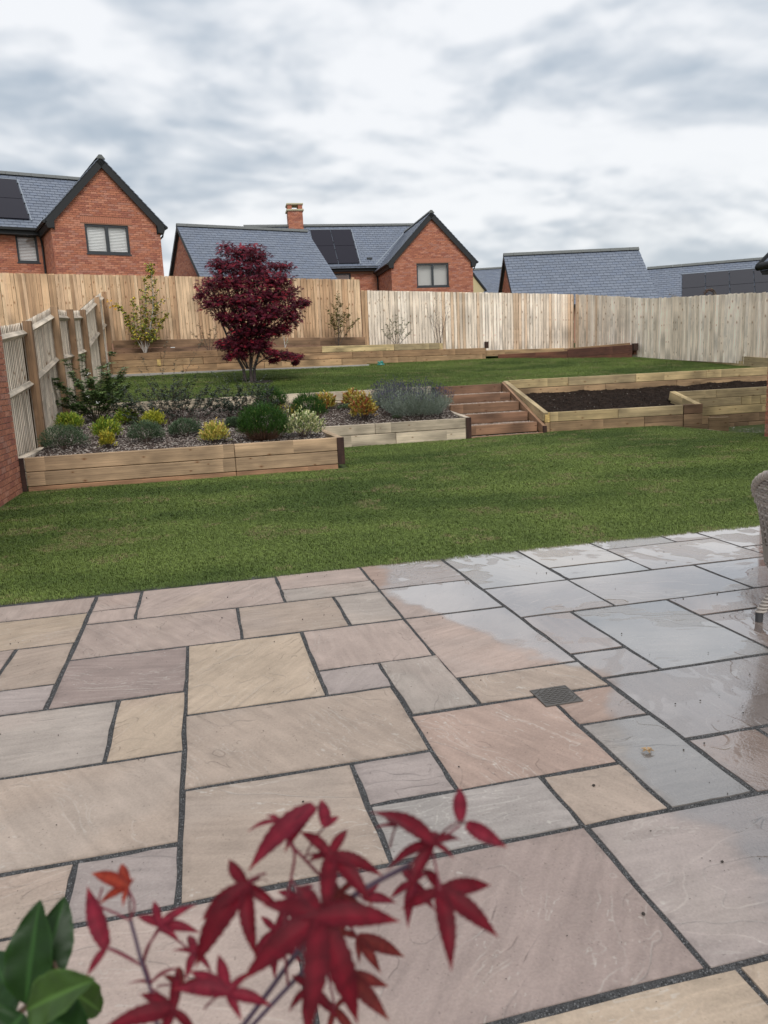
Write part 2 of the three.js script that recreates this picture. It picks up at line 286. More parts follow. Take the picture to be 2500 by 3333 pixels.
{
  seed(17);
  const inPatio = (x, y, z) => [x, y, z];
  for (const s of slabs) {
    const g = 0.007, gz = 0.0095, x0 = s[0] + g, x1 = s[1] - g, z0 = s[2] + gz, z1 = s[3] - gz, per = [], N = 4;
    const jt = () => rr(-0.0045, 0.0045);
    for (let i = 0; i < N; i++) per.push([mix(x0, x1, i / N) + jt() * 0.5, z1 + jt()]);
    for (let i = 0; i < N; i++) per.push([x1 + jt(), mix(z1, z0, i / N) + jt() * 0.5]);
    for (let i = 0; i < N; i++) per.push([mix(x1, x0, i / N) + jt() * 0.5, z0 + jt()]);
    for (let i = 0; i < N; i++) per.push([x0 + jt(), mix(z0, z1, i / N) + jt() * 0.5]);
    const y = rr(-0.0015, 0.0015), cx = (x0 + x1) / 2, cz = (z0 + z1) / 2, P = [], U = [];
    const put = (x, yy, z) => { P.push(x, yy, z); U.push((x - TX0) / DOM, (z - TZ0) / DOM); };
    const top = per.map(([x, z]) => [x - Math.sign(x - cx) * 0.003, z - Math.sign(z - cz) * 0.003]);
    const tris = THREE.ShapeUtils.triangulateShape(top.map(([x, z]) => new THREE.Vector2(x, -z)), []);
    for (const t of tris) for (const i of t) put(top[i][0], y, top[i][1]);
    for (let i = 0; i < per.length; i++) {
      const k = (i + 1) % per.length;
      put(per[i][0], -0.03, per[i][1]); put(per[k][0], -0.03, per[k][1]); put(top[k][0], y, top[k][1]);
      put(per[i][0], -0.03, per[i][1]); put(top[k][0], y, top[k][1]); put(top[i][0], y, top[i][1]);
    }
    const geo = new THREE.BufferGeometry(); geo.setAttribute('position', new THREE.Float32BufferAttribute(P, 3)); geo.setAttribute('uv', new THREE.Float32BufferAttribute(U, 2)); geo.computeVertexNormals();
    obj('paving_slab', geo, sandstone, patio);
  }
  const t = dataTex(512, 512, (u, v, c, x, y) => { const n = rnd(); const m = fbm(u * 20, v * 20, 3); const k = 36 + 52 * n * n + 26 * m; c[0] = k + 1; c[1] = k; c[2] = k; });
  t.repeat.set(6, 6);
  const joint = obj('joint_mortar', polys([[[-3.6, -0.0035, 1.0], [6.6, -0.0035, 1.0], [6.6, -0.0035, LAWN_EDGE - 0.03], [-3.6, -0.0035, LAWN_EDGE - 0.03]]], 0.2), std({ map: t, roughness: 0.95, bumpMap: t, bumpScale: 0.004 }), patio);
  // coarse grains standing in the joints
  const grit = new THREE.IcosahedronGeometry(0.0018, 0), list = [];
  for (const s of slabs) { if (s[1] < -1.6 || s[0] > 4.2 || s[3] > -1.0 + 0.4) continue;
    const n = Math.round((s[1] - s[0] + s[3] - s[2]) * 420);
    for (let i = 0; i < n; i++) { const L = s[1] - s[0], D = s[3] - s[2]; let q = rnd() * (L + D), x, z; if (q < L) { x = s[0] + q; z = s[3] + rr(-.007, .007); } else { x = s[1] + rr(-.007, .007); z = s[2] + q - L; } const k = 0.03 + 0.18 * Math.pow(rnd(), 2); list.push([xf(x, -0.0028, z, rnd() * 6, rnd() * 6, 0, rr(0.6, 1.5)), [k, k, k]]); }
  }
  instances('joint_grit', grit, std({ color: 0xffffff, roughness: 0.9 }), list, patio);
}
{ // drain cover set into the paving
  const d = thing('drain_cover', 'small square dark steel drain cover with crossed pattern set in the paving', 'drain cover', [1.392, -0.002, -2.859]);
  const iron = std({ color: rgb([0.12, 0.11, 0.10]), roughness: 0.55, metalness: 0.3 });
  obj('plate', moved(chamfer(0.165, 0.006, 0.155, 0.001), 0, 0.003, 0), iron, d);
  for (const s of [-1, 1]) { obj('rim', moved(chamfer(0.172, 0.008, 0.006, 0.001), 0, 0.004, s * 0.0805), iron, d); obj('rim', moved(chamfer(0.006, 0.008, 0.155, 0.001), s * 0.083, 0.0042, 0), iron, d); }
  const bars = []; for (const a of [0.7, -0.7]) for (let i = -4; i <= 4; i++) { const L = 0.15 - Math.abs(i) * 0.022; const g = box(L, 0.003, 0.0035); g.rotateY(a); const c = i * 0.021; g.translate(Math.sin(a) * c, 0.0072 + (a > 0 ? 0.0004 : 0), Math.cos(a) * c); bars.push(g); }
  obj('tread_pattern', mergeGeometries(bars), iron, d);
}
{ // crumbs of soil and grit trodden over the paving
  seed(2); const list = [], g = new THREE.DodecahedronGeometry(0.5, 0);
  for (let i = 0; i < 420; i++) { const x = rr(-1.3, 3.6), z = rr(-5.3, -1.1), r = rr(0.0015, 0.0035) + 0.006 * Math.pow(rnd(), 8); list.push([xf(x, 0.002 + r * 0.3, z, rnd() * 6, rnd() * 6, 0, r * 1.3, r, r), jit([0.05, 0.042, 0.035], 0.5)]); }
  tag(instances('soil_crumbs', g, std({ color: 0xffffff, roughness: 1 }), list), 'scattered dark crumbs of soil on the paving', 'soil');
}
{ // fallen leaf
  const L = new Leaves(); seed(3);
  for (let i = 0; i < 5; i++) { const a = i * 1.1 - 0.4; L.leaf([0, 0.006, 0], unit(Math.cos(a), 0.15, Math.sin(a)), [0, 1, 0], 0.026, 0.017, jit([0.36, 0.24, 0.13], 0.25), 0.3); }
  const o = obj('fallen_leaf', L.build(), leafMat); o.position.set(1.49, 0.003, -2.31); tag(o, 'curled tan fallen leaf lying on a wet grey slab', 'leaf');
}

// ---------------------------------------------------------------- lawns
const lawnDrop = (x, z) => -0.2 * sstep(9.2, 10.1, x) * sstep(-11.2, -12.8, z);
const lawnY = (x, z) => -0.004 + 0.02 * (fbm(x * 0.8, z * 0.8, 3) - 0.5) + lawnDrop(x, z);
const soilTex = dataTex(512, 512, (u, v, c) => { const n = fbm(u * 60, v * 60, 4), m = fbm(u * 9, v * 9, 3); c[0] = 44 + 40 * n + 14 * m; c[1] = 52 + 46 * n + 18 * m; c[2] = 22 + 24 * n; });
function sheet(x0, x1, z0, z1, nx, nz, yf) {
  const F = []; const X = (i) => mix(x0, x1, i / nx), Z = (k) => mix(z0, z1, k / nz);
  const g = new THREE.PlaneGeometry(1, 1, nx, nz), p = g.attributes.position, uv = g.attributes.uv;
  for (let i = 0; i < p.count; i++) { const x = mix(x0, x1, p.getX(i) + 0.5), z = mix(z0, z1, 0.5 - p.getY(i)); p.setXYZ(i, x, yf(x, z), z); uv.setXY(i, x * 0.5, z * 0.5); }
  if (z1 < z0) g.index.array.reverse(); g.computeVertexNormals(); return g;
}
const lawnMat = std({ map: soilTex, roughness: 1 });
struct(obj('lawn', sheet(-2.6, 15, -15, LAWN_EDGE, 60, 60, (x, z) => lawnY(x, z) - 0.006), lawnMat));
struct(obj('upper_lawn', sheet(-2.6, 14.6, -25.05, -16.5, 50, 40, (x, z) => upperY(z) + 0.03 * (fbm(x * 0.7, z * 0.7, 3) - 0.5) - 0.012), lawnMat));
{
  const tuft = (blades, h, spread) => { const L = new Leaves(); for (let i = 0; i < blades; i++) {
    const a = rnd() * 6.283, r = Math.sqrt(rnd()) * spread, b = [Math.cos(a) * r, 0, Math.sin(a) * r], t = rnd() * 6.283, lean = rr(0.15, 0.9), hh = h * rr(0.55, 1.1), w = rr(0.0009, 0.0017), c = jit([1, 1, 1], 0.22);
    const m = [b[0] + Math.cos(t) * lean * hh * 0.3, hh * 0.6, b[2] + Math.sin(t) * lean * hh * 0.3], e = [b[0] + Math.cos(t) * lean * hh * 0.85, hh * rr(0.8, 1), b[2] + Math.sin(t) * lean * hh * 0.85], s = [-Math.sin(t) * w, 0, Math.cos(t) * w];
    const n = unit(-Math.cos(t) * 0.6, 0.8, -Math.sin(t) * 0.6);
    L.tri([b[0] - s[0], 0, b[2] - s[2]], [b[0] + s[0], 0, b[2] + s[2]], [m[0] + s[0], m[1], m[2] + s[2]], n, c); L.tri([b[0] - s[0], 0, b[2] - s[2]], [m[0] + s[0], m[1], m[2] + s[2]], [m[0] - s[0], m[1], m[2] - s[2]], n, c); L.tri([m[0] - s[0], m[1], m[2] - s[2]], [m[0] + s[0], m[1], m[2] + s[2]], e, n, c); }
    return L.build(); };
  seed(23);
  const grassMat = std({ vertexColors: true, roughness: 0.6, side: THREE.DoubleSide });
  const tint = (x, z) => { const n = fbm(x * 0.55 + 5, z * 1.1 + 3, 3), m = fbm(x * 2.3 + 50, z * 3.1 + 7, 3), t = clamp((n - 0.5) * 2.0 + (m - 0.5) * 0.9 + 0.5); let c = [mix(0.076, 0.172, t), mix(0.122, 0.232, t), mix(0.016, 0.046, t)]; if (m > 0.66 && rnd() < 0.35) c = [0.24, 0.20, 0.09]; return jit(c, 0.28); };
  const blocked = (x, z) => (z < -11.05 && x < 2.1) || (z < -14.08 && x < 5.2) || (z < -14.2 && x > 5.0 && x < 6.75) || (x > 6.75 && x < 10.3 && z < -14.43 + (x - 6.86) * 0.158 + 0.06) || (x > 10.0 && z < -11.2) || (x > 9.22 && z > -11.25) || x < -2.4;
  const near = [], far = [];
  const area = (x0, x1, z0, z1, per, list, yf, sc, test) => { const n = Math.round((x1 - x0) * (z1 - z0) * per); for (let i = 0; i < n; i++) { const x = rr(x0, x1), z = rr(z0, z1); if (test(x, z)) continue; const h = sc * rr(0.75, 1.2); list.push([xf(x, yf(x, z) - 0.008, z, rr(-.15, .15), rnd() * 6.28, rr(-.15, .15), sc, h, sc), tint(x, z)]); } };
  const left = (z) => -0.85 + (z + 5) * 0.36; // outside the fan of view nothing is needed
  area(-2.4, 9.2, -8.0, LAWN_EDGE + 0.015, 2300, near, lawnY, 0.9, (x, z) => blocked(x, z) || x < Math.max(-2.4, z * 0.30 - 0.3) || x > -z * 0.88 + 0.8);
  area(-2.4, 10.0, -14.6, -8.0, 1250, near, lawnY, 1.1, blocked);
  instances('grass', tuft(20, 0.028, 0.034), grassMat, near);
  for (let i = 0; i < 1300; i++) { const x = rr(-2.3, 6), z = LAWN_EDGE + rr(-0.02, 0.02 + 0.05 * fbm(x * 6, 3, 3)); far.push([xf(x, -0.006, z, rr(0.2, 0.7), rr(-.5, .5), 0, 0.8, 0.8, 0.8), tint(x, z)]); }
  area(-2.4, 14.1, -24.6, -16.62, 560, far, (x, z) => upperY(z) + 0.03 * (fbm(x * 0.7, z * 0.7, 3) - 0.5), 1.35, (x, z) => (z < -23.25 && x < 5.2) || (z < -23.75 && x < 9.6) || (x > 9.4 && z < -23.75 + (x - 9.6) * 0.585) || Math.hypot(x - 1.5, (z + 19.8) * 1.2) < 0.42 + 0.1 * Math.sin(x * 9) || x > 12.9 + (-24.9 - z) * -0.16 - 0.05);
  instances('grass', tuft(17, 0.028, 0.038), grassMat, far);
  for (const o of scene.children.filter((o) => /^grass/.test(o.name))) tag(o, o.name === 'grass' ? 'short green turf of the lawn beside the paving' : 'short green turf of the upper lawn below the back fences', 'grass');
}
// ---------------------------------------------------------------- timber
seed(41);
function woodTex(w, h, lenM, widM, knots, contrast, stain) { // grain runs along u
  const K = []; for (let i = 0; i < knots; i++) K.push([rnd(), rnd(), rr(0.006, 0.015)]);
  return dataTex(w, h, (u, v, c) => {
    const x = u * lenM, y = v * widM; let yy = y, dark = 0;
    for (const k of K) {
      let dx = Math.abs(u - k[0]); dx = Math.min(dx, 1 - dx) * lenM; let dy = v - k[1]; if (dy > 0.5) dy -= 1; if (dy < -0.5) dy += 1; dy *= widM;
      const d = Math.hypot(dx * 0.55, dy), r = k[2]; yy += Math.sign(dy) * r * 1.1 * Math.exp(-(d * d) / (5 * r * r)); dark = Math.max(dark, sstep(r, r * 0.55, d) * 0.75, 0.28 * sstep(r * 2.2, r, d));
    }
    const ring = fbm(x * 1.1, yy * 75, 3), fine = vn(x * 14, yy * 420), pore = vn(x * 40, yy * 900), patch = fbm(x * 2.2 + 30, y * 4 + 3, 3);
    let k = 1 + contrast * (ring - 0.5) * 1.3 + contrast * 0.5 * (fine - 0.5) + contrast * 0.25 * (pore - 0.5) + stain * (patch - 0.5);
    const q = 188 * k;
    c[0] = mix(q * 1.03, 112, dark); c[1] = mix(q, 84, dark); c[2] = mix(q * 0.965, 62, dark);
  });
}
const sleeperTex = woodTex(1024, 256, 2.4, 0.6, 10, 0.22, 0.62), boardTex = woodTex(1024, 512, 1.9, 1.0, 26, 0.22, 0.35);
sleeperTex.repeat.set(1 / 2.4, 1 / 0.6); boardTex.repeat.set(1 / 1.9, 1);
const wood = (c, k = 1) => std({ map: sleeperTex, color: rgb(srgb(...c), 1.85 * k), roughness: 0.82, bumpMap: sleeperTex, bumpScale: 0.003 });
const W = {
  tan: [wood([182, 158, 130]), wood([174, 150, 124]), wood([187, 165, 138])], base: [wood([170, 134, 106])],
  pale: [wood([198, 188, 170]), wood([190, 180, 162])], side: [wood([205, 196, 182]), wood([192, 182, 168])],
  brown: [wood([142, 112, 90]), wood([130, 101, 82]), wood([150, 120, 96])], fresh: [wood([196, 178, 136]), wood([188, 170, 130]), wood([182, 166, 132])],
  freshLow: [wood([162, 138, 108]), wood([152, 128, 102])], back: [wood([170, 140, 108]), wood([160, 130, 100]), wood([178, 150, 116])], backTop: [wood([132, 106, 86]), wood([142, 116, 92])],
  red: [wood([106, 70, 54]), wood([96, 62, 50])], dark: [wood([62, 42, 36])], end: [wood([205, 180, 120])],
};
// a sleeper between two points of its top centre line
function sleeper(parent, a, b, h, t, mats, name = 'sleeper') {
  const dx = b[0] - a[0], dy = b[1] - a[1], dz = b[2] - a[2], L = Math.hypot(dx, dy, dz);
  const m = obj(name, chamfer(L - 0.007, h - 0.008, t, 0.007, 'x', [rnd() * 2.4, rnd()]), pick(mats), parent);
  m.position.set((a[0] + b[0]) / 2, (a[1] + b[1]) / 2 - h / 2, (a[2] + b[2]) / 2);
  m.rotation.set(0, Math.atan2(-dz, dx), Math.atan2(dy, Math.hypot(dx, dz)), 'YXZ');
  m.position.x += rr(-.0015, .0015); m.position.z += rr(-.002, .002); return m;
}
const course = (parent, xs, top, h, z, mats, t = 0.1) => { for (let i = 0; i + 1 < xs.length; i++) sleeper(parent, [xs[i], top, z], [xs[i + 1], top, z], h, t, mats); };

const bedSoil1 = (x, z) => 0.37 + 0.08 * (-11.3 - z), bedSoil2 = (x, z) => 0.36 + 0.19 * (-14.4 - z);
const mulchY = (x, z) => { const k = sstep(1.7, 2.3, x); return (z > -14.25 ? bedSoil1(x, z) : mix(bedSoil1(x, z), bedSoil2(x, z), k)) + 0.025 * (fbm(x * 3, z * 3, 3) - 0.5); };
{ // planted bed by the left fence
  const b = thing('raised_bed', 'long low raised bed of weathered tan sleepers with shrubs and bark mulch', 'raised bed', [0, 0, 0]);
  for (let i = 0; i < 3; i++) { const top = 0.455 - i * 0.2; course(b, [-2.39, 0.425, 1.93], top, i === 2 ? 0.17 : 0.2, -11.23, i === 2 ? W.base : W.tan); }
  for (let i = 0; i < 2; i++) { const top = 0.455 - i * 0.2; sleeper(b, [1.98, top, -11.19], [1.98, top, -14.13], 0.2, 0.1, W.tan); }
  obj('corner_end', moved(chamfer(0.102, 0.4, 0.02, 0.003, 'x'), 1.98, 0.251, -11.178), W.dark[0], b);
  obj('corner_end', moved(chamfer(0.12, 0.46, 0.02, 0.003, 'x'), -2.455, 0.224, -11.178), W.dark[0], b);
  const left = [[-11.19, -13.6], [-13.6, -16.3]];
  left.forEach(([z0, z1], i) => { for (let k = 0; k < 2; k++) { const top = 0.462 + i * 0.14 - k * 0.2; sleeper(b, [-2.45, top, z0], [-2.45, top, z1], 0.2, 0.125, W.side); } });
}
{ // second planted bed by the steps
  const b = thing('raised_bed', 'shorter pale sleeper bed beside the steps, planted with lavender', 'raised bed');
  course(b, [2.035, 3.2, 5.02], 0.405, 0.2, -14.25, W.pale); course(b, [2.035, 3.6, 5.02], 0.205, 0.24, -14.247, W.pale);
  for (let k = 0; k < 2; k++) sleeper(b, [5.075, 0.41 - k * 0.2, -14.2], [5.075, 0.41 - k * 0.2 + 0.15, -16.38], 0.2, 0.1, W.side);
  obj('corner_end', moved(chamfer(0.102, 0.42, 0.02, 0.003, 'x'), 5.075, 0.2, -14.187), W.dark[0], b);
}
{ // terrace wall behind both beds
  const b = thing('retaining_wall', 'low sleeper wall holding the upper lawn behind the planted beds', 'retaining wall');
  for (let k = 0; k < 4; k++) course(b, k % 2 ? [-2.38, -0.9, 1.5, 3.4, 5.02] : [-2.38, 0.1, 2.3, 4.2, 5.02], 0.985 - k * 0.2, 0.2, -16.46 - k * 0.003, W.pale);
}
{ // mulch: a dark bed of soil with chips on top
  const t = dataTex(256, 256, (u, v, c) => { const n = fbm(u * 40, v * 40, 4); c[0] = 40 + 50 * n; c[1] = 32 + 40 * n; c[2] = 26 + 34 * n; });
  struct(obj('mulch_soil', sheet(-2.39, 5.03, -16.41, -11.28, 60, 44, (x, z) => (z > -14.2 && x > 1.93) ? -0.2 : mulchY(x, z) - 0.004), std({ map: t, roughness: 1 })));
  seed(51); const chip = polys(outward([[[-.5, -.5, -.5], [.5, -.4, -.35], [.45, .5, -.3], [-.4, .5, -.5]], [[-.5, -.5, .5], [.4, -.5, .45], [.5, .4, .35], [-.45, .5, .4]], [[-.5, -.5, -.5], [-.5, -.5, .5], [.4, -.5, .45], [.5, -.4, -.35]], [[-.4, .5, -.5], [-.45, .5, .4], [.5, .4, .35], [.45, .5, -.3]], [[-.5, -.5, -.5], [-.4, .5, -.5], [-.45, .5, .4], [-.5, -.5, .5]], [[.5, -.4, -.35], [.45, .5, -.3], [.5, .4, .35], [.4, -.5, .45]]]));
  const list = [], cols = [[0.24, 0.19, 0.165], [0.13, 0.095, 0.08], [0.36, 0.31, 0.275], [0.07, 0.05, 0.044], [0.46, 0.41, 0.36]];
  for (let i = 0; i < 26000; i++) { const x = rr(-2.36, 4.98), z = rr(-16.38, -11.32); if (z > -14.32 && x > 1.9) continue; const y = mulchY(x, z); list.push([xf(x, y + rr(0, .012), z, rr(-.6, .6), rnd() * 6.3, rr(-.6, .6), rr(.015, .05), rr(.004, .009), rr(.008, .018)), jit(pick(cols), .3)]); }
  tag(instances('bark_mulch', chip, std({ color: 0xffffff, roughness: 0.85 }), list), 'loose brown bark chips covering the planted beds', 'mulch');
}
{ // steps
  const s = thing('garden_steps', 'five timber steps with gravel treads between the beds', 'steps', [0, 0, 0]);
  const Z = [-14.53, -14.985, -15.44, -15.905, -16.41], T = [0.212, 0.407, 0.602, 0.785, 0.97];
  Z.forEach((z, i) => sleeper(s, [5.13, T[i], z - 0.05], [6.68, T[i], z - 0.05], 0.2, 0.1, W.brown, 'riser'));
  sleeper(s, [5.13, 0.012, -14.33], [6.72, 0.012, -14.33], 0.12, 0.1, W.brown, 'ground_plate');
  sleeper(s, [6.735, 0.14, -14.31], [6.735, 1.01, -16.5], 0.2, 0.07, W.brown, 'stringer'); sleeper(s, [6.735, -0.06, -14.42], [6.735, 0.80, -16.5], 0.2, 0.07, W.brown, 'stringer');
  obj('stringer_end', moved(chamfer(0.072, 0.16, 0.05, 0.003), 6.735, 0.06, -14.29), W.dark[0], s);
  seed(61); const peb = new THREE.IcosahedronGeometry(0.5, 0), list = [], cols = [[0.46, 0.36, 0.29], [0.36, 0.25, 0.19], [0.55, 0.48, 0.42], [0.28, 0.21, 0.17], [0.42, 0.33, 0.24]];
  const tread = [[-14.385, -14.52, -0.015], [-14.64, -14.975, 0.195], [-15.095, -15.43, 0.388], [-15.55, -15.895, 0.583], [-16.015, -16.40, 0.768]];
  tread.forEach(([z0, z1, y], i) => { obj('tread_bed', box(1.54, 0.1, z0 - z1).translate(5.905, y - 0.055, (z0 + z1) / 2), std({ color: rgb([0.2, 0.15, 0.12]), roughness: 1 }), s);
    for (let k = 0; k < 1500; k++) { const z = rr(z1, z0), r = rr(.008, .022); list.push([xf(rr(5.14, 6.68), y + rr(-.004, .014), z, rnd() * 6, rnd() * 6, 0, r, r * .7, r * 1.2), jit(pick(cols), .25)]); } });
  instances('gravel', peb, std({ color: 0xffffff, roughness: 0.75 }), list, s);
}
const soilRight = (x, z) => 0.33 + (0.70 - 0.33) * clamp((-14.5 - z) / 1.85) + 0.07 * (fbm(x * 2.2, z * 2.2, 3) - 0.5);
{ // vegetable bed to the right of the steps
  const b = thing('raised_bed', 'newer yellowish sleeper bed filled with bare dark soil', 'raised bed');
  const fz = (x) => -14.46 + (x - 6.83) * 0.155; const A = (x, y) => [x, y, fz(x) - 0.05];
  sleeper(b, A(6.93, 0.392), A(8.35, 0.397), 0.2, 0.1, W.fresh); sleeper(b, A(8.35, 0.397), A(9.72, 0.405), 0.2, 0.1, W.fresh); sleeper(b, A(6.93, 0.192), A(8.9, 0.2), 0.26, 0.1, W.freshLow); sleeper(b, A(8.9, 0.2), A(9.72, 0.205), 0.26, 0.1, W.freshLow);
  obj('corner_end', moved(chamfer(0.1, 0.2, 0.1, 0.004), 6.872, 0.29, -14.50), W.end[0], b); obj('corner_end', moved(chamfer(0.1, 0.25, 0.1, 0.004), 6.872, 0.06, -14.503), W.freshLow[0], b);
  sleeper(b, A(9.73, 0.41), A(10.13, 0.412), 0.2, 0.11, W.backTop); sleeper(b, A(9.73, 0.208), A(10.13, 0.21), 0.26, 0.11, W.freshLow);
  sleeper(b, [6.835, 0.40, -14.46], [6.835, 1.03, -16.6], 0.2, 0.11, W.fresh); sleeper(b, [6.838, 0.2, -14.56], [6.838, 0.82, -16.6], 0.2, 0.1, W.freshLow);
  sleeper(b, [10.03, 0.42, -13.99], [10.03, 0.66, -14.9], 0.2, 0.14, W.fresh); sleeper(b, [10.035, 0.215, -14.06], [10.035, 0.45, -14.9], 0.26, 0.12, W.fresh);
  course(b, [6.89, 8.35, 10.1, 12.0, 13.9], 1.032, 0.2, -16.5, W.fresh); course(b, [6.89, 9.3, 11.2, 13.9], 0.832, 0.2, -16.497, W.freshLow); course(b, [6.89, 8.4, 10.4, 13.9], 0.632, 0.22, -16.494, W.freshLow);
  const t = dataTex(256, 256, (u, v, c) => { const n = fbm(u * 34, v * 34, 5); c[0] = 24 + 40 * n; c[1] = 19 + 33 * n; c[2] = 16 + 29 * n; });
  const lumps = (x, z) => soilRight(x, z) + 0.05 * (fbm(x * 7, z * 7, 3) - 0.5), soilMat = new THREE.MeshPhysicalMaterial({ map: t, roughness: 1, specularIntensity: 0.15 });
  { const g = new THREE.PlaneGeometry(1, 1, 60, 40), p = g.attributes.position, uv = g.attributes.uv; for (let i = 0; i < p.count; i++) { const x = mix(6.88, 9.97, p.getX(i) + 0.5), z = mix(-16.46, fz(x) - 0.09, 0.5 - p.getY(i)); p.setXYZ(i, x, lumps(x, z), z); uv.setXY(i, x * 0.5, z * 0.5); } g.computeVertexNormals(); obj('soil', g, soilMat, b); }
  obj('soil', sheet(9.97, 13.9, -16.46, -15.0, 60, 24, lumps), soilMat, b);
  seed(71); const clod = new THREE.DodecahedronGeometry(0.5, 0), list = [];
  for (let i = 0; i < 15000; i++) { const x = rr(6.9, 13.8), z = rr(-16.43, -14.0); if (z > fz(x) - 0.12 || (x > 9.95 && z > -14.95)) continue; const r = 0.005 + 0.022 * Math.pow(rnd(), 4); const pale = rnd() < 0.02; list.push([xf(x, soilRight(x, z) + 0.05 * (fbm(x * 7, z * 7, 3) - 0.5) + r * .2, z, rnd() * 6, rnd() * 6, 0, r, r * .75, r), pale ? [.25, .23, .2] : jit([.030, .021, .016], .4)]); }
  instances('soil_clods', clod, new THREE.MeshPhysicalMaterial({ color: 0xffffff, roughness: 1, specularIntensity: 0.15 }), list, b);
}
{ // taller wall on the right
  const b = thing('retaining_wall', 'taller stacked sleeper wall above the gravel on the right of the soil bed', 'retaining wall');
  const xs = [[10.11, 11.15, 12.6, 14.2], [10.11, 11.8, 12.3, 14.2], [10.11, 12.9, 14.2], [10.11, 11.0, 13.1, 14.2], [10.11, 12.0, 14.2]];
  for (let k = 0; k < 5; k++) course(b, xs[k], 0.635 - k * 0.19, 0.19, -14.96 + k * 0.004, k < 3 ? W.fresh : W.freshLow);
  const s = thing('timber_block', 'short sleeper offcut standing at the corner of the soil bed', 'sleeper'); sleeper(s, [10.2, 0.13, -13.86], [10.56, 0.13, -13.7], 0.4, 0.12, W.freshLow, 'block');
  const e = thing('edging_board', 'thin timber edging between lawn and gravel near the brick corner', 'edging'); sleeper(e, [10.08, -0.1, -13.75], [10.02, -0.13, -11.25], 0.2, 0.05, W.tan, 'board');
  struct(obj('gravel_base', sheet(10.0, 14.2, -14.9, -11.2, 8, 8, () => -0.245), std({ color: rgb([0.22, 0.18, 0.15]), roughness: 1 })));
  seed(81); const peb = new THREE.IcosahedronGeometry(0.5, 0), list = [], cols = [[0.46, 0.40, 0.35], [0.36, 0.3, 0.26], [0.6, 0.55, 0.5], [0.25, 0.22, 0.2]];
  for (let k = 0; k < 9000; k++) { const r = rr(.012, .035); list.push([xf(rr(10.1, 13.5), -0.24 + rr(0, .02), rr(-14.88, -11.25), rnd() * 6, rnd() * 6, 0, r, r * .7, r * 1.2), jit(pick(cols), .25)]); }
  tag(instances('gravel', peb, std({ color: 0xffffff, roughness: 0.8 }), list), 'grey pink gravel at the foot of the tall sleeper wall', 'gravel');
}
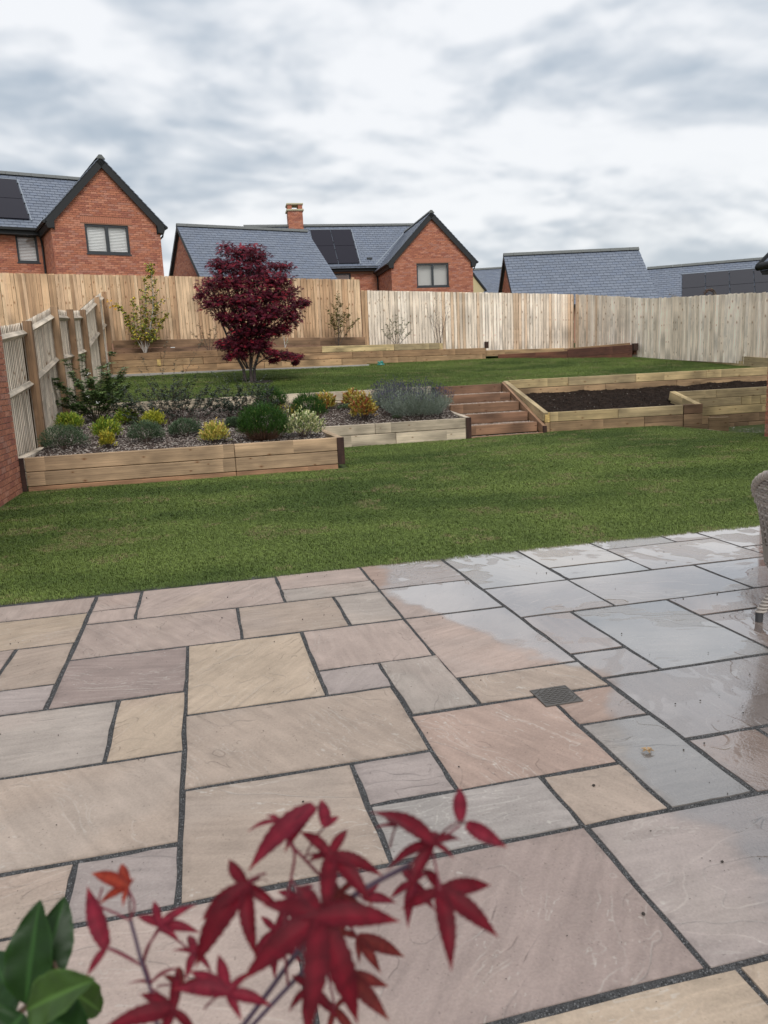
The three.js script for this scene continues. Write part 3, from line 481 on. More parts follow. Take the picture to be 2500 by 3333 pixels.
{ // tiers under the back fence
  seed(33);
  const b = thing('retaining_wall', 'three course brown sleeper wall below the tall golden fence', 'retaining wall');
  const X = [[-2.4, -1.0, 1.4, 3.8, 6.1, 7.6, 9.16], [-2.4, 0.2, 2.6, 4.75, 9.16], [-2.4, -0.4, 2.0, 4.4, 6.8, 9.16]];
  const top = (x) => 2.19 - 0.010 * Math.max(0, x - 3);
  for (let k = 0; k < 3; k++) for (let i = 0; i + 1 < X[k].length; i++) { if (k === 0 && X[k][i] > 7.5) continue; const m = k === 0 && X[k][i] > 3.7 ? W.fresh : k === 0 ? W.back : W.back; sleeper(b, [X[k][i], top(X[k][i]) - k * 0.2, -23.85], [X[k][i + 1], top(X[k][i + 1]) - k * 0.2, -23.85], k === 2 ? 0.3 : 0.2, 0.1, m); }
  obj('patch_block', moved(chamfer(0.1, 0.18, 0.03, 0.003), 1.38 - 2.45, 1.89, -23.79), W.end[0], b);
  obj('corner_end', moved(chamfer(0.1, 0.21, 0.12, 0.003), 9.2, 2.015, -23.84), W.dark[0], b); obj('corner_end', moved(chamfer(0.12, 0.2, 0.12, 0.003), 7.66, 2.03, -23.9), W.fresh[0], b);
  obj('fill_soil', box(9.9, 0.5, 1.0).translate(2.6, 1.83, -24.41), std({ color: rgb([0.05, 0.04, 0.032]), roughness: 1 }), b);
  const g = thing('gravel_board', 'dark brown boards along the foot of the tall golden fence', 'board');
  sleeper(g, [-2.4, 2.62, -24.82], [1.2, 2.56, -24.82], 0.24, 0.05, W.backTop, 'board'); sleeper(g, [1.2, 2.56, -24.82], [5.4, 2.45, -24.82], 0.24, 0.05, W.backTop, 'board'); sleeper(g, [-2.4, 2.38, -24.80], [5.4, 2.22, -24.80], 0.3, 0.06, W.backTop, 'board');
  const e = thing('edging_strip', 'pale grey edging strip along the back of the upper lawn', 'edging');
  sleeper(e, [-2.4, 1.60, -23.2], [1.3, 1.585, -23.22], 0.2, 0.06, [std({ color: rgb([0.4, 0.37, 0.34]), roughness: 0.9 })], 'strip'); sleeper(e, [1.31, 1.585, -23.22], [5.1, 1.565, -23.1], 0.2, 0.06, [std({ color: rgb([0.42, 0.39, 0.36]), roughness: 0.9 })], 'strip');
  struct(obj('gravel_strip', sheet(-2.4, 5.15, -23.8, -23.2, 20, 3, () => 1.535), std({ color: rgb([0.1, 0.095, 0.09]), roughness: 1 })));
  const d = thing('raised_bed', 'dark reddish sleeper bed in the far corner below the pale fence', 'raised bed');
  const P = (t, y) => [mix(9.55, 13.2, t), y, mix(-23.72, -21.6, t)];
  sleeper(d, P(0.0, 1.70), P(0.52, 1.70), 0.3, 0.1, W.red); sleeper(d, P(0.52, 1.75), P(0.985, 1.80), 0.26, 0.1, W.red); sleeper(d, P(0.5, 1.50), P(0.985, 1.55), 0.3, 0.098, W.red);
  obj('corner_end', moved(chamfer(0.16, 0.22, 0.14, 0.004), 13.2, 1.72, -21.58), W.dark[0], d);
  sleeper(d, [8.9, 1.86, -24.1], P(0.5, 1.80), 0.2, 0.08, W.back); sleeper(d, P(0.48, 1.78), P(0.97, 1.86), 0.1, 0.07, W.back); sleeper(d, [13.24, 1.78, -21.6], [13.1, 1.84, -22.9], 0.3, 0.1, W.red);
  const sh = new THREE.Shape([[9.4, 23.85], [13.2, 21.7], [12.95, 24.85], [9.2, 24.9]].map(([x, y]) => new THREE.Vector2(x, y))); const fg = new THREE.ShapeGeometry(sh); fg.rotateX(-Math.PI / 2); fg.translate(0, 1.66, 0);
  obj('soil', fg, std({ color: rgb([0.05, 0.04, 0.03]), roughness: 1, side: THREE.DoubleSide }), d);
  const k = thing('gravel_board', 'thin pale board at the foot of the right fence by the lawn', 'board'); sleeper(k, [13.72, 1.40, -20.2], [13.95, 1.19, -17.6], 0.25, 0.03, W.fresh, 'board'); sleeper(k, [13.95, 1.32, -17.7], [14.0, 1.24, -16.62], 0.3, 0.03, W.fresh, 'board');
}

// ---------------------------------------------------------------- fences
const backing = std({ color: rgb(srgb(156, 132, 106)), roughness: 0.95, side: THREE.DoubleSide });
const boardMat = (c, k = 1) => std({ map: boardTex, color: rgb(srgb(...c), 1.95 * k), roughness: 0.85, bumpMap: boardTex, bumpScale: 0.0015 });
const gold = [[212, 182, 149], [198, 167, 135], [222, 196, 165], [186, 155, 125], [208, 180, 151]].map((c) => boardMat(c)), bleach = [[240, 231, 218], [231, 221, 207], [246, 239, 228], [222, 211, 196]].map((c) => boardMat(c)), stained = [[222, 202, 180], [214, 192, 168]].map((c) => boardMat(c)), silver = [[242, 236, 226], [233, 226, 215], [224, 215, 204]].map((c) => boardMat(c));
// feather-edge boards: unit height, thick on one edge
const featherBoards = []; { seed(14); for (let i = 0; i < 10; i++) { const w = 0.093, F = [[[0, 0, 0], [w, 0, 0], [w, 0, 0.006], [0, 0, 0.014]], [[0, 1, 0], [w, 1, 0], [w, 1, 0.006], [0, 1, 0.014]], [[0, 0, 0], [0, 1, 0], [0, 1, 0.014], [0, 0, 0.014]], [[w, 0, 0], [w, 1, 0], [w, 1, 0.006], [w, 0, 0.006]], [[0, 0, 0], [w, 0, 0], [w, 1, 0], [0, 1, 0]], [[0, 0, 0.014], [w, 0, 0.006], [w, 1, 0.006], [0, 1, 0.014]]]; for (const f of F) for (const p of f) { p[0] -= w / 2; p[1] -= 0.5; p[2] -= 0.005; } outward(F); for (const f of F) for (const p of f) { p[0] += w / 2; p[1] += 0.5; p[2] += 0.005; }
  const g = polys(F, 1, 'y', [0, 0]); const uv = g.attributes.uv, o = [rnd(), rnd()]; for (let k = 0; k < uv.count; k++) uv.setXY(k, uv.getX(k) * 1.8 + o[0] * 1.9, uv.getY(k) + o[1]); featherBoards.push(g); } }
function fenceRun(parent, A, B, topY, botY, mats, pitch, facing, tilt = 0.05, wob = 0.006) { // A,B: xz ends
  const L = Math.hypot(B[0] - A[0], B[1] - A[1]), ang = Math.atan2(-(B[1] - A[1]), B[0] - A[0]), n = Math.floor(L / pitch);
  for (let i = 0; i < n; i++) {
    const t = i * pitch / L, m = new THREE.Mesh(pick(featherBoards), typeof mats === 'function' ? mats(t) : pick(mats)); m.name = 'board'; m.castShadow = m.receiveShadow = true;
    const y0 = botY(t), y1 = topY(t) + rr(-wob, wob); if (i === 0) { const k = 8, q = (s) => [mix(A[0], B[0], s), mix(A[1], B[1], s)], nx = Math.sin(ang) * -0.034, nz = Math.cos(ang) * -0.034, F = []; for (let e = 0; e < k; e++) { const s0 = e / k, s1 = (e + 1) / k, [ax, az] = q(s0), [bx, bz] = q(s1); for (const d of [1, 1.4]) F.push([[ax + nx * d, botY(s0), az + nz * d], [bx + nx * d, botY(s1), bz + nz * d], [bx + nx * d, topY(s1) - 0.03, bz + nz * d], [ax + nx * d, topY(s0) - 0.03, az + nz * d]]); } obj('backing', polys(F, 1, 'y'), backing, parent); }
    m.position.set(mix(A[0], B[0], t), y0, mix(A[1], B[1], t)); m.scale.set(1, y1 - y0, 1); m.rotation.set(0, ang + tilt * facing + rr(-.01, .01), rr(-.004, .004), 'YXZ'); parent.add(m);
  }
}
{
  seed(19);
  const f = thing('timber_fence', 'tall golden brown close board fence behind the maple', 'fence');
  fenceRun(f, [-9.5, -25], [5.36, -25], (t) => 4.80 - 0.535 * t, (t) => mix(2.70, 2.36, t), gold, 0.101, 1);
  for (let i = 0; i < 8; i++) obj('post', moved(chamfer(0.1, 2.3, 0.1, 0.005, 'y', [rnd(), rnd()]), -9 + i * 2.02, 3.2, -25.12), gold[1], f);
  for (const y of [4.2, 3.6, 3.0]) sleeper(f, [-9.5, y + 0.1, -25.05], [5.36, y - 0.3, -25.05], 0.08, 0.05, W.tan, 'rail');
  const g = thing('timber_fence', 'lower bleached pale fence between the golden fence and the far corner', 'fence');
  fenceRun(g, [5.38, -25.03], [12.9, -24.95], (t) => 3.935 - 0.30 * t, (t) => mix(1.95, 1.70, t), (t) => t < 0.025 ? gold[1] : (t > 0.3 && rnd() < 0.12) || t > 0.965 ? pick(stained) : pick(bleach), 0.101, 1);
  for (let i = 0; i < 4; i++) obj('post', moved(chamfer(0.1, 1.9, 0.1, 0.005, 'y', [rnd(), rnd()]), 6 + i * 2.2, 2.6, -25.14), bleach[0], g);
  for (const y of [3.5, 2.9, 2.3]) sleeper(g, [5.4, y + 0.1, -25.07], [12.9, y - 0.15, -25.0], 0.08, 0.05, W.pale, 'rail');
  const r = thing('timber_fence', 'bleached pale fence with wavy top along the right side of the upper lawn', 'fence');
  const pts = [[0, 3.62, 1.70], [0.18, 3.42, 1.6], [0.42, 3.13, 1.36], [0.62, 3.02, 1.24], [0.8, 2.93, 1.14], [1, 2.80, 0.98]];
  const at = (k) => (t) => { for (let i = 0; i + 1 < pts.length; i++) if (t <= pts[i + 1][0]) { const q = (t - pts[i][0]) / (pts[i + 1][0] - pts[i][0]); return mix(pts[i][k], pts[i + 1][k], q); } return pts[pts.length - 1][k]; };
  fenceRun(r, [12.92, -24.9], [14.15, -16.2], at(1), at(2), (t) => t < 0.16 && rnd() < 0.35 ? pick(stained) : pick(bleach), 0.101, 1, 0.06, 0.012);
  for (let i = 0; i < 5; i++) { const t = (i + 0.5) / 5; obj('post', moved(chamfer(0.1, 2.0, 0.1, 0.005, 'y', [rnd(), rnd()]), mix(13.06, 14.29, t), at(1)(t) - 1.2, mix(-24.88, -16.18, t)), bleach[0], r); }
}
{ // left fence seen from its rail side
  seed(29);
  const f = thing('timber_fence', 'stepped pale fence with brown posts and rails along the left boundary', 'fence');
  const N = [[-11.2, 2.19, 0.3], [-13.0, 2.37, 0.35], [-15.6, 2.80, 0.6], [-17.5, 2.91, 1.0], [-19.5, 3.07, 1.2], [-22.6, 3.65, 1.55], [-24.6, 4.0, 1.8]];
  const brownPost = [wood([152, 124, 98]), wood([160, 134, 108])];
  for (let i = 0; i + 1 < N.length; i++) {
    const [z0, t0, b0] = N[i], [z1, t1, b1] = N[i + 1];
    fenceRun(f, [-2.56, z0], [-2.56, z1], (t) => mix(t0, t1, t), (t) => mix(b0, b1, t), silver, 0.108, 1, 0.10, 0.004);
    for (const d of [0.16, 0.93]) { // arris rails, triangular
      const L = Math.hypot(z1 - z0, t1 - t0), a = 0.055; const g = polys(outward([[[-L / 2, -a, 0], [-L / 2, a, 0], [L / 2, a, 0], [L / 2, -a, 0]], [[-L / 2, a, 0], [L / 2, a, 0], [L / 2, 0, 0.06], [-L / 2, 0, 0.06]], [[-L / 2, -a, 0], [L / 2, -a, 0], [L / 2, 0, 0.06], [-L / 2, 0, 0.06]], [[-L / 2, -a, 0], [-L / 2, a, 0], [-L / 2, 0, 0.06]], [[L / 2, -a, 0], [L / 2, a, 0], [L / 2, 0, 0.06]]]), 1, 'x', [rnd() * 2, rnd()]);
      const m = obj('rail', g, pick(W.side), f); m.position.set(-2.538, (t0 + t1) / 2 - d, (z0 + z1) / 2); m.rotation.set(0, Math.PI / 2, Math.atan2(t1 - t0, z0 - z1), 'YXZ');
    }
    if (i < N.length) { const top = t1 + 0.02, bot = b1 - 0.5, g = chamfer(0.125, top - bot, 0.1, 0.004, 'y', [rnd(), rnd()]); obj('post', moved(g, -2.475, (top + bot) / 2, z1), pick(brownPost), f); }
  }
}
// ---------------------------------------------------------------- brick, slate and window builders
seed(101);
const brickTex = dataTex(256, 256, (u, v, c) => { const n = fbm(u * 30, v * 30, 4), m = vn(u * 120, v * 120); const k = 200 * (0.82 + 0.3 * (n - 0.5) + 0.2 * (m - 0.5)); c[0] = k; c[1] = k; c[2] = k; });
const brickMats = [[180, 117, 92], [170, 107, 84], [190, 130, 106], [160, 100, 82], [184, 119, 92], [176, 122, 104]].map((c) => std({ map: brickTex, color: rgb(srgb(...c), 2.8), roughness: 0.88, bumpMap: brickTex, bumpScale: 0.003 }));
const mortarMat = std({ color: rgb(srgb(172, 130, 110)), roughness: 0.95 });
const nearMortar = std({ color: rgb(srgb(168, 150, 138)), roughness: 0.95 });
const slateMats = [[114, 121, 134], [110, 117, 130], [118, 125, 138], [112, 120, 135]].map((c) => std({ color: rgb(srgb(...c)), roughness: 0.42 }));
const underSlate = std({ color: rgb(srgb(112, 119, 132)), roughness: 0.8 });
const trimMat = std({ color: rgb([0.012, 0.013, 0.014]), roughness: 0.6 }), ridgeMat = std({ color: rgb(srgb(104, 106, 104)), roughness: 0.75 }), leadMat = std({ color: rgb([0.24, 0.27, 0.31]), roughness: 0.5 });
const frameMat = std({ color: rgb(srgb(52, 56, 60)), roughness: 0.45 }), blindMat = std({ color: rgb([0.86, 0.86, 0.84]), roughness: 0.7 }), roomMat = std({ color: rgb([0.50, 0.49, 0.46]), roughness: 1 }), stoneMat = std({ color: rgb(srgb(190, 180, 150)), roughness: 0.85 });
const glassMat = new THREE.MeshPhysicalMaterial({ color: 0xffffff, transmission: 1, thickness: 0, roughness: 0.02, ior: 1.5 });
const panelMat = new THREE.MeshPhysicalMaterial({ color: rgb([0.014, 0.012, 0.020]), roughness: 0.3, specularIntensity: 0.35 });
const hBox = (w, h, d) => { const g = box(w, h, d), uv = g.attributes.uv; for (let i = 0; i < uv.count; i++) uv.setXY(i, uv.getX(i) * w * 4, uv.getY(i) * h * 4); return g; };
const brickGeo = [0, 1, 2].map((k) => { const g = hBox(0.215, 0.065, 0.03), uv = g.attributes.uv; for (let i = 0; i < uv.count; i++) uv.setXY(i, uv.getX(i) * 0.25 + k * 0.31, uv.getY(i) * 0.25 + k * 0.17); return g; });
// stretcher-bond bricks on a face: m places the face (x along, y up, z out); test(a, y) says where wall is
function brickFace(parent, m, a0, a1, y0, y1, test, rank, max = 300, proud = 0.007, holes = []) {
  const all = []; let row = 0;
  for (let y = y0; y + 0.07 <= y1; y += 0.075, row++) for (let a = a0 - (row % 2) * 0.1125; a < a1; a += 0.225) {
    let l = Math.max(a, a0), r = Math.min(a + 0.215, a1); for (const [h0, h1, h2, h3] of holes) if (y + 0.07 > h2 && y < h3) { if (l < h0 && r > h0) r = h0; else if (l < h1 && r > h1) l = h1; else if (l >= h0 && r <= h1) r = l; } if (r - l < 0.03) continue;
    const c = (l + r) / 2, yc = y + 0.0375; if (!test(c, yc)) continue;
    all.push([c, yc, (r - l) / 0.215, rank(c, yc)]);
  }
  all.sort((p, q) => p[3] - q[3]);
  const rest = brickMats.map(() => []), mx = new THREE.Matrix4();
  all.forEach(([c, y, s], i) => {
    const k = Math.floor(rnd() * brickMats.length), g = pick(brickGeo);
    mx.compose(new THREE.Vector3(c, y, proud - 0.015 + rr(-.0015, .0015)), new THREE.Quaternion(), new THREE.Vector3(s, 1, 1)).premultiply(m);
    if (i < max) { const o = new THREE.Mesh(g, brickMats[k]); o.name = 'brick'; o.castShadow = o.receiveShadow = true; o.applyMatrix4(mx); parent.add(o); }
    else rest[k].push(g.clone().applyMatrix4(mx));
  });
  rest.forEach((l, k) => { if (l.length) stuff(obj('brickwork', mergeGeometries(l), brickMats[k], parent)); });
}
const I4 = new THREE.Matrix4(), T4 = (x, y, z, ry = 0) => new THREE.Matrix4().makeRotationY(ry).setPosition(x, y, z);
// slates on a roof plane: O at the top left, U along, S down the slope
const slateGeo = box(1, 0.02, 1);
function slates(parent, O, U, S, len, down, w, gauge, test, max = 300) {
  const N = new THREE.Vector3().crossVectors(S, U).normalize(), basis = new THREE.Matrix4().makeBasis(U, N, S).setPosition(O), rest = slateMats.map(() => []); let n = 0, row = 0;
  for (let s = 0.1; s < down; s += gauge, row++) for (let a = -(row % 2) * w / 2; a < len; a += w) {
    const l = Math.max(a, 0), r = Math.min(a + w - 0.012, len); if (r - l < 0.05) continue; const c = (l + r) / 2; if (!test(c, s + gauge / 2)) continue;
    const mx = new THREE.Matrix4().compose(new THREE.Vector3(c, 0.034 + rr(0, .004), s + gauge / 2), new THREE.Quaternion().setFromEuler(new THREE.Euler(-0.085 + rr(-.012, .012), 0, 0)), new THREE.Vector3(r - l, 1, gauge * 1.12)).premultiply(basis);
    const k = Math.floor(rnd() * slateMats.length);
    if (n++ < max) { const o = new THREE.Mesh(slateGeo, slateMats[k]); o.name = 'slate'; o.castShadow = o.receiveShadow = true; o.matrix.copy(mx); mx.decompose(o.position, o.quaternion, o.scale); parent.add(o); }
    else rest[k].push(slateGeo.clone().applyMatrix4(mx));
  }
  rest.forEach((l, k) => { if (l.length) stuff(obj('slating', mergeGeometries(l), slateMats[k], parent)); });
}
function ridgeTiles(parent, A, B, step = 0.45) { // capping along a ridge
  const d = new THREE.Vector3().subVectors(B, A), L = d.length(), n = Math.round(L / step);
  const g = polys([[[-.16, -.09, -.5], [-.16, -.09, .5], [-.05, .045, .5], [-.05, .045, -.5]], [[-.05, .045, -.5], [-.05, .045, .5], [.05, .045, .5], [.05, .045, -.5]], [[.05, .045, -.5], [.05, .045, .5], [.16, -.09, .5], [.16, -.09, -.5]], [[-.16, -.09, .5], [.16, -.09, .5], [.05, .045, .5], [-.05, .045, .5]], [[-.16, -.09, -.5], [-.05, .045, -.5], [.05, .045, -.5], [.16, -.09, -.5]]]);
  for (let i = 0; i < n; i++) { const o = obj('ridge_tile', g, ridgeMat, parent); o.position.copy(A).addScaledVector(d, (i + 0.5) / n); o.scale.set(1 + (i % 2) * 0.03, 1 + (i % 2) * 0.04, L / n * 0.985); o.rotation.y = Math.atan2(d.x, d.z); }
}
function windowUnit(parent, x0, x1, y0, y1, z, lights, blind) { // framed window; z is the wall face
  const w = obj('window', (() => { const l = [], f = 0.075; const zc = z - 0.03;
    l.push(box(x1 - x0, f, 0.07).translate((x0 + x1) / 2, y1 - f / 2, zc), box(x1 - x0, f, 0.07).translate((x0 + x1) / 2, y0 + f / 2, zc));
    for (let i = 0; i <= lights; i++) { const x = mix(x0 + f / 2, x1 - f / 2, i / lights); l.push(box(i === 0 || i === lights ? f : f * 1.5, y1 - y0 - 2 * f - 0.004, 0.066).translate(x, (y0 + y1) / 2, zc)); } return mergeGeometries(l); })(), frameMat, parent);
  obj('sill', box(x1 - x0 + 0.06, 0.045, 0.13).translate((x0 + x1) / 2, y0 - 0.024, z + 0.01), frameMat, w);
  for (let i = 0; i < lights; i++) { const a = mix(x0, x1, i / lights) + 0.06, b = mix(x0, x1, (i + 1) / lights) - 0.06; obj('pane', box(b - a, y1 - y0 - 0.12, 0.012).translate((a + b) / 2, (y0 + y1) / 2, z - 0.05), glassMat, w);
    if (blind) { const l = []; for (let y = y1 - 0.1; y > y0 + 0.08; y -= 0.052) { const g = box(b - a, 0.004, 0.05); g.rotateX(0.75); l.push(g.translate((a + b) / 2, y, z - 0.11)); } obj('blind', mergeGeometries(l), blindMat, w); } }
  obj('room', box(x1 - x0 - 0.02, y1 - y0 - 0.02, 0.02).translate((x0 + x1) / 2, (y0 + y1) / 2, z - (blind ? 0.16 : 0.23)), blind ? blindMat : roomMat, w);
}
function wallSlab(parent, outline, holes, thick, m, mat) { // outline in (a, y), front face at z = 0
  const s = new THREE.Shape(outline.map((p) => new THREE.Vector2(...p))); for (const [a, b, c, d] of holes) s.holes.push(new THREE.Path([[a, c], [b, c], [b, d], [a, d]].map((p) => new THREE.Vector2(...p))));
  const g = new THREE.ExtrudeGeometry(s, { depth: thick, bevelEnabled: false }); g.translate(0, 0, -thick); g.applyMatrix4(m); return obj('wall', g, mat, parent);
}
const v3 = (x, y, z) => new THREE.Vector3(x, y, z);
const greyPanel = std({ color: rgb([0.03, 0.028, 0.034]), roughness: 0.24 });
function solarPanels(parent, O, U, S, cols, rows, mat = panelMat) { // cols, rows: edges measured along U and S
  const N = new THREE.Vector3().crossVectors(S, U).normalize(), basis = new THREE.Matrix4().makeBasis(U, N, S).setPosition(O);
  for (let i = 0; i + 1 < cols.length; i++) for (let k = 0; k + 1 < rows.length; k++) {
    const w = cols[i + 1] - cols[i] - 0.045, d = rows[k + 1] - rows[k] - 0.025; const g = chamfer(w, 0.035, d, 0.004); g.translate((cols[i] + cols[i + 1]) / 2, 0.095, (rows[k] + rows[k + 1]) / 2).applyMatrix4(basis); const p = obj('solar_panel', g, mat, parent);
    const cl = []; for (const q of [0.22, 0.78]) cl.push(box(0.05, 0.03, 0.05).translate(cols[i + 1], 0.11, mix(rows[k], rows[k + 1], q))); obj('clip', mergeGeometries(cl).applyMatrix4(basis), trimMat, p);
  }
  const e = []; const X0 = cols[0], X1 = cols[cols.length - 1], R0 = rows[0], R1 = rows[rows.length - 1];
  e.push(box(X1 - X0 + 0.1, 0.05, 0.05).translate((X0 + X1) / 2, 0.075, R0 - 0.04), box(0.05, 0.05, R1 - R0 + 0.1).translate(X1 + 0.04, 0.075, (R0 + R1) / 2)); obj('panel_frame', mergeGeometries(e).applyMatrix4(basis), leadMat, parent);
}
// a cross-gabled house. Local x runs along the front, z towards the garden; the gable's right corner is the origin
function gabledHouse(name, label, pos, deg, o) {
  const h = thing(name, label, 'house', pos, -deg * Math.PI / 180), G = o.width, gy = o.ground, E = o.eave, A = o.apex, xm = -G / 2, slope = (A - E) / (G / 2);
  const inGable = (a, y) => a > -G && a < 0 && y < E + slope * (G / 2 - Math.abs(a - xm)) - 0.02;
  const outW = (a, y) => !(a > o.win[0] - 0.02 && a < o.win[1] + 0.02 && y > o.win[2] - 0.03 && y < o.win[3] + 0.03);
  const inset = 0.02;
  wallSlab(h, [[-G + inset, gy], [-inset, gy], [-inset, E], [xm, A - inset], [-G + inset, E]], [o.win], 0.28, T4(0, 0, -inset), mortarMat);
  brickFace(h, T4(0, 0, -inset + 0.012), -G, 0, o.vis, A, inGable, (a, y) => -y, 300, 0.007, [o.win, [o.win[0] - 0.12, o.win[1] + 0.12, o.win[3], o.win[3] + 0.25]]);
  windowUnit(h, ...o.win, -0.06, 2, o.blind);
  // return wall on the left of the gable
  const d = o.depth, mL = T4(-G, 0, -d, -Math.PI / 2);
  obj('wall', box(0.28, E - gy, d).translate(-G + 0.16 + inset, (E + gy) / 2, -d / 2 - 0.32), mortarMat, h);
  brickFace(h, T4(-G + 0.012, 0, -d, -Math.PI / 2), 0, d, o.vis, E, () => true, (a, y) => -y, 150);
  obj('wall', box(0.28, E - gy, d).translate(-0.16 - inset, (E + gy) / 2, -d / 2 - 0.32), mortarMat, h);
  // wing
  const wx0 = o.wing[0], zw = -d;
  wallSlab(h, [[wx0, gy], [o.wing[1], gy], [o.wing[1], E + 0.1], [wx0, E + 0.1]], [o.win2], 0.28, T4(0, 0, zw - inset), mortarMat);
  brickFace(h, T4(0, 0, zw - inset + 0.012), wx0, -G, o.vis, E - 0.05, () => true, (a, y) => -y - a * 0.2, 200, 0.007, [o.win2]);
  windowUnit(h, ...o.win2, zw - 0.06, 1, o.blind);
  const p = o.pitch, cp = Math.cos(p), sp = Math.sin(p), L = o.slope, ez = zw + o.eaveOut, ey = o.eaveY, rz = ez - L * cp, ry = ey + L * sp;
  const U = v3(1, 0, 0), S = v3(0, -sp, cp), wx1 = o.wing[1];
  // valley: where gable plane meets the wing plane
  const gableTop = (x) => A + 0.18 - slope * Math.abs(x - xm), hidden = (x, s) => { const y = ry - s * sp; return x > -G - 0.35 && y < gableTop(x) - 0.02 && rz + s * cp > rz; };
  obj('roof', polys([[[wx0, ry, rz], [wx1, ry, rz], [wx1, ey, ez], [wx0, ey, ez]], [[wx0, ry, rz], [wx1, ry, rz], [wx1, ey, rz - L * cp], [wx0, ey, rz - L * cp]], [[wx0, ey - 0.05, ez], [wx1, ey - 0.05, ez], [wx1, ey - 0.05, rz - L * cp], [wx0, ey - 0.05, rz - L * cp]]]), underSlate, h);
  slates(h, v3(wx0, ry, rz), U, S, wx1 - wx0, L, 0.27, o.gauge, (a, s) => !hidden(wx0 + a, s), 300);
  ridgeTiles(h, v3(wx0, ry + 0.09, rz), v3(wx1, ry + 0.09, rz));
  obj('wall', box(wx1 - wx0 - 0.3, ey - gy, 2 * (L * cp) - 0.8).translate((wx0 + wx1) / 2, (ey + gy) / 2 - 0.06, rz - 0.05), mortarMat, h);
  const gableEnd = polys([[[wx1 - 0.1, ey - 0.1, rz + L * cp - 0.4], [wx1 - 0.1, ey - 0.1, rz - L * cp + 0.4], [wx1 - 0.1, ry - 0.12, rz]]]); obj('wall', gableEnd, brickMats[1], h);
  obj('gutter', box(-G - wx0 - 0.05, 0.09, 0.11).translate((wx0 - G) / 2, ey - 0.03, ez + 0.06), trimMat, h); obj('fascia', box(-G - wx0, 0.2, 0.025).translate((wx0 - G) / 2, ey - 0.11, ez - 0.02), trimMat, h);
  obj('soffit', box(-G - wx0, 0.02, o.eaveOut + 0.1).translate((wx0 - G) / 2, ey - 0.215, zw + o.eaveOut / 2), trimMat, h);
  // gable roof
  const ov = 0.17, gl = Math.hypot(G / 2 + ov, slope * (G / 2 + ov)), back = -d - (A - ey) / Math.tan(p) - 0.4, top = A + 0.17, fz = 0.13, ca = (G / 2 + ov) / gl, sa = slope * (G / 2 + ov) / gl;
  for (const s of [-1, 1]) {
    const xe = xm + s * (G / 2 + ov), ye = top - slope * (G / 2 + ov);
    const bl = s < 0 ? -d + o.eaveOut + 0.05 : -d - 2.5;
    obj('roof', polys([[[xm, top, fz], [xe, ye, fz], [xe, ye, bl], [xm, top, back]]]), underSlate, h);
    slates(h, s < 0 ? v3(xm, top, back) : v3(xm, top, fz), s < 0 ? v3(0, 0, 1) : v3(0, 0, -1), v3(s * ca, -sa, 0), fz - back, gl, 0.27, o.gauge, (a, q) => { const z = s < 0 ? back + a : fz - a; return s > 0 || z > mix(back, bl, q / gl); }, 120);
    // bargeboard, gutter and eave box
    const b = box(gl + 0.02, 0.24, 0.04); b.translate(gl / 2, -0.10, 0); b.rotateZ(s > 0 ? -Math.atan2(sa, ca) : 0); if (s < 0) { b.rotateZ(Math.atan2(sa, ca)); b.translate(0, 0, 0); const bb = box(gl + 0.02, 0.24, 0.04); bb.translate(-gl / 2, -0.10, 0); bb.rotateZ(Math.atan2(sa, ca)); obj('bargeboard', bb.translate(xm, top, fz - 0.03), trimMat, h); } else obj('bargeboard', b.translate(xm, top, fz - 0.03), trimMat, h);
    obj('eave_box', polys(outward([[[xe - s * 0.30, ye + 0.06, 0], [xe, ye - 0.16, 0], [xe - s * 0.30, ye - 0.30, 0]]]).concat([[[xe - s * 0.30, ye + 0.16, fz - 0.008], [xe + s * 0.0, ye - 0.10, fz - 0.008], [xe - s * 0.06, ye - 0.26, fz - 0.008], [xe - s * 0.28, ye - 0.24, fz - 0.008]], [[xe, ye - 0.10, fz - 0.008], [xe, ye - 0.10, -d], [xe - s * 0.06, ye - 0.26, -d], [xe - s * 0.06, ye - 0.26, fz - 0.008]], [[xe - s * 0.06, ye - 0.26, fz - 0.008], [xe - s * 0.28, ye - 0.24, fz - 0.008], [xe - s * 0.28, ye - 0.24, -d], [xe - s * 0.06, ye - 0.26, -d]]])), trimMat, h);
    const gt = new THREE.CylinderGeometry(0.055, 0.055, d + fz, 8, 1, false); gt.rotateX(Math.PI / 2); obj('gutter', gt.translate(xe + s * 0.05, ye - 0.05, (fz - d) / 2), trimMat, h);
  }
  const dp = new THREE.TubeGeometry(new THREE.CatmullRomCurve3([v3(ov + 0.04, E - 0.12, -0.3), v3(ov + 0.04, E - 0.28, -0.3), v3(0.04, E - 0.42, -0.3), v3(0.04, gy, -0.3)], false, 'catmullrom', 0.02), 24, 0.034, 8); obj('downpipe', dp, trimMat, h);
  const dq = new THREE.TubeGeometry(new THREE.CatmullRomCurve3([v3(-G - 0.12, ey - 0.05, ez), v3(-G - 0.12, ey - 0.25, zw + 0.2), v3(-G - 0.05, ey - 0.45, zw + 0.05), v3(-G - 0.05, gy, zw + 0.05)], false, 'catmullrom', 0.02), 24, 0.034, 8); obj('downpipe', dq, trimMat, h);
  ridgeTiles(h, v3(xm, top + 0.06, fz), v3(xm, top + 0.06, back));
  { // lead valley on the left
    const x0 = -G - ov, z0 = ez; const xt = xm - (top - ry) / slope, va = v3(-G - ov, ey + 0.06, ez - 0.05), vb = v3(Math.min(xm - 0.1, xt), ry - 0.02 + 0.05, rz + 0.05); if (ry > top) { vb.set(xm, top + 0.06, rz + (ry - top) / Math.tan(p)); }
    const c = new THREE.TubeGeometry(new THREE.LineCurve3(va, vb), 2, 0.06, 5); obj('valley', c, leadMat, h);
  }
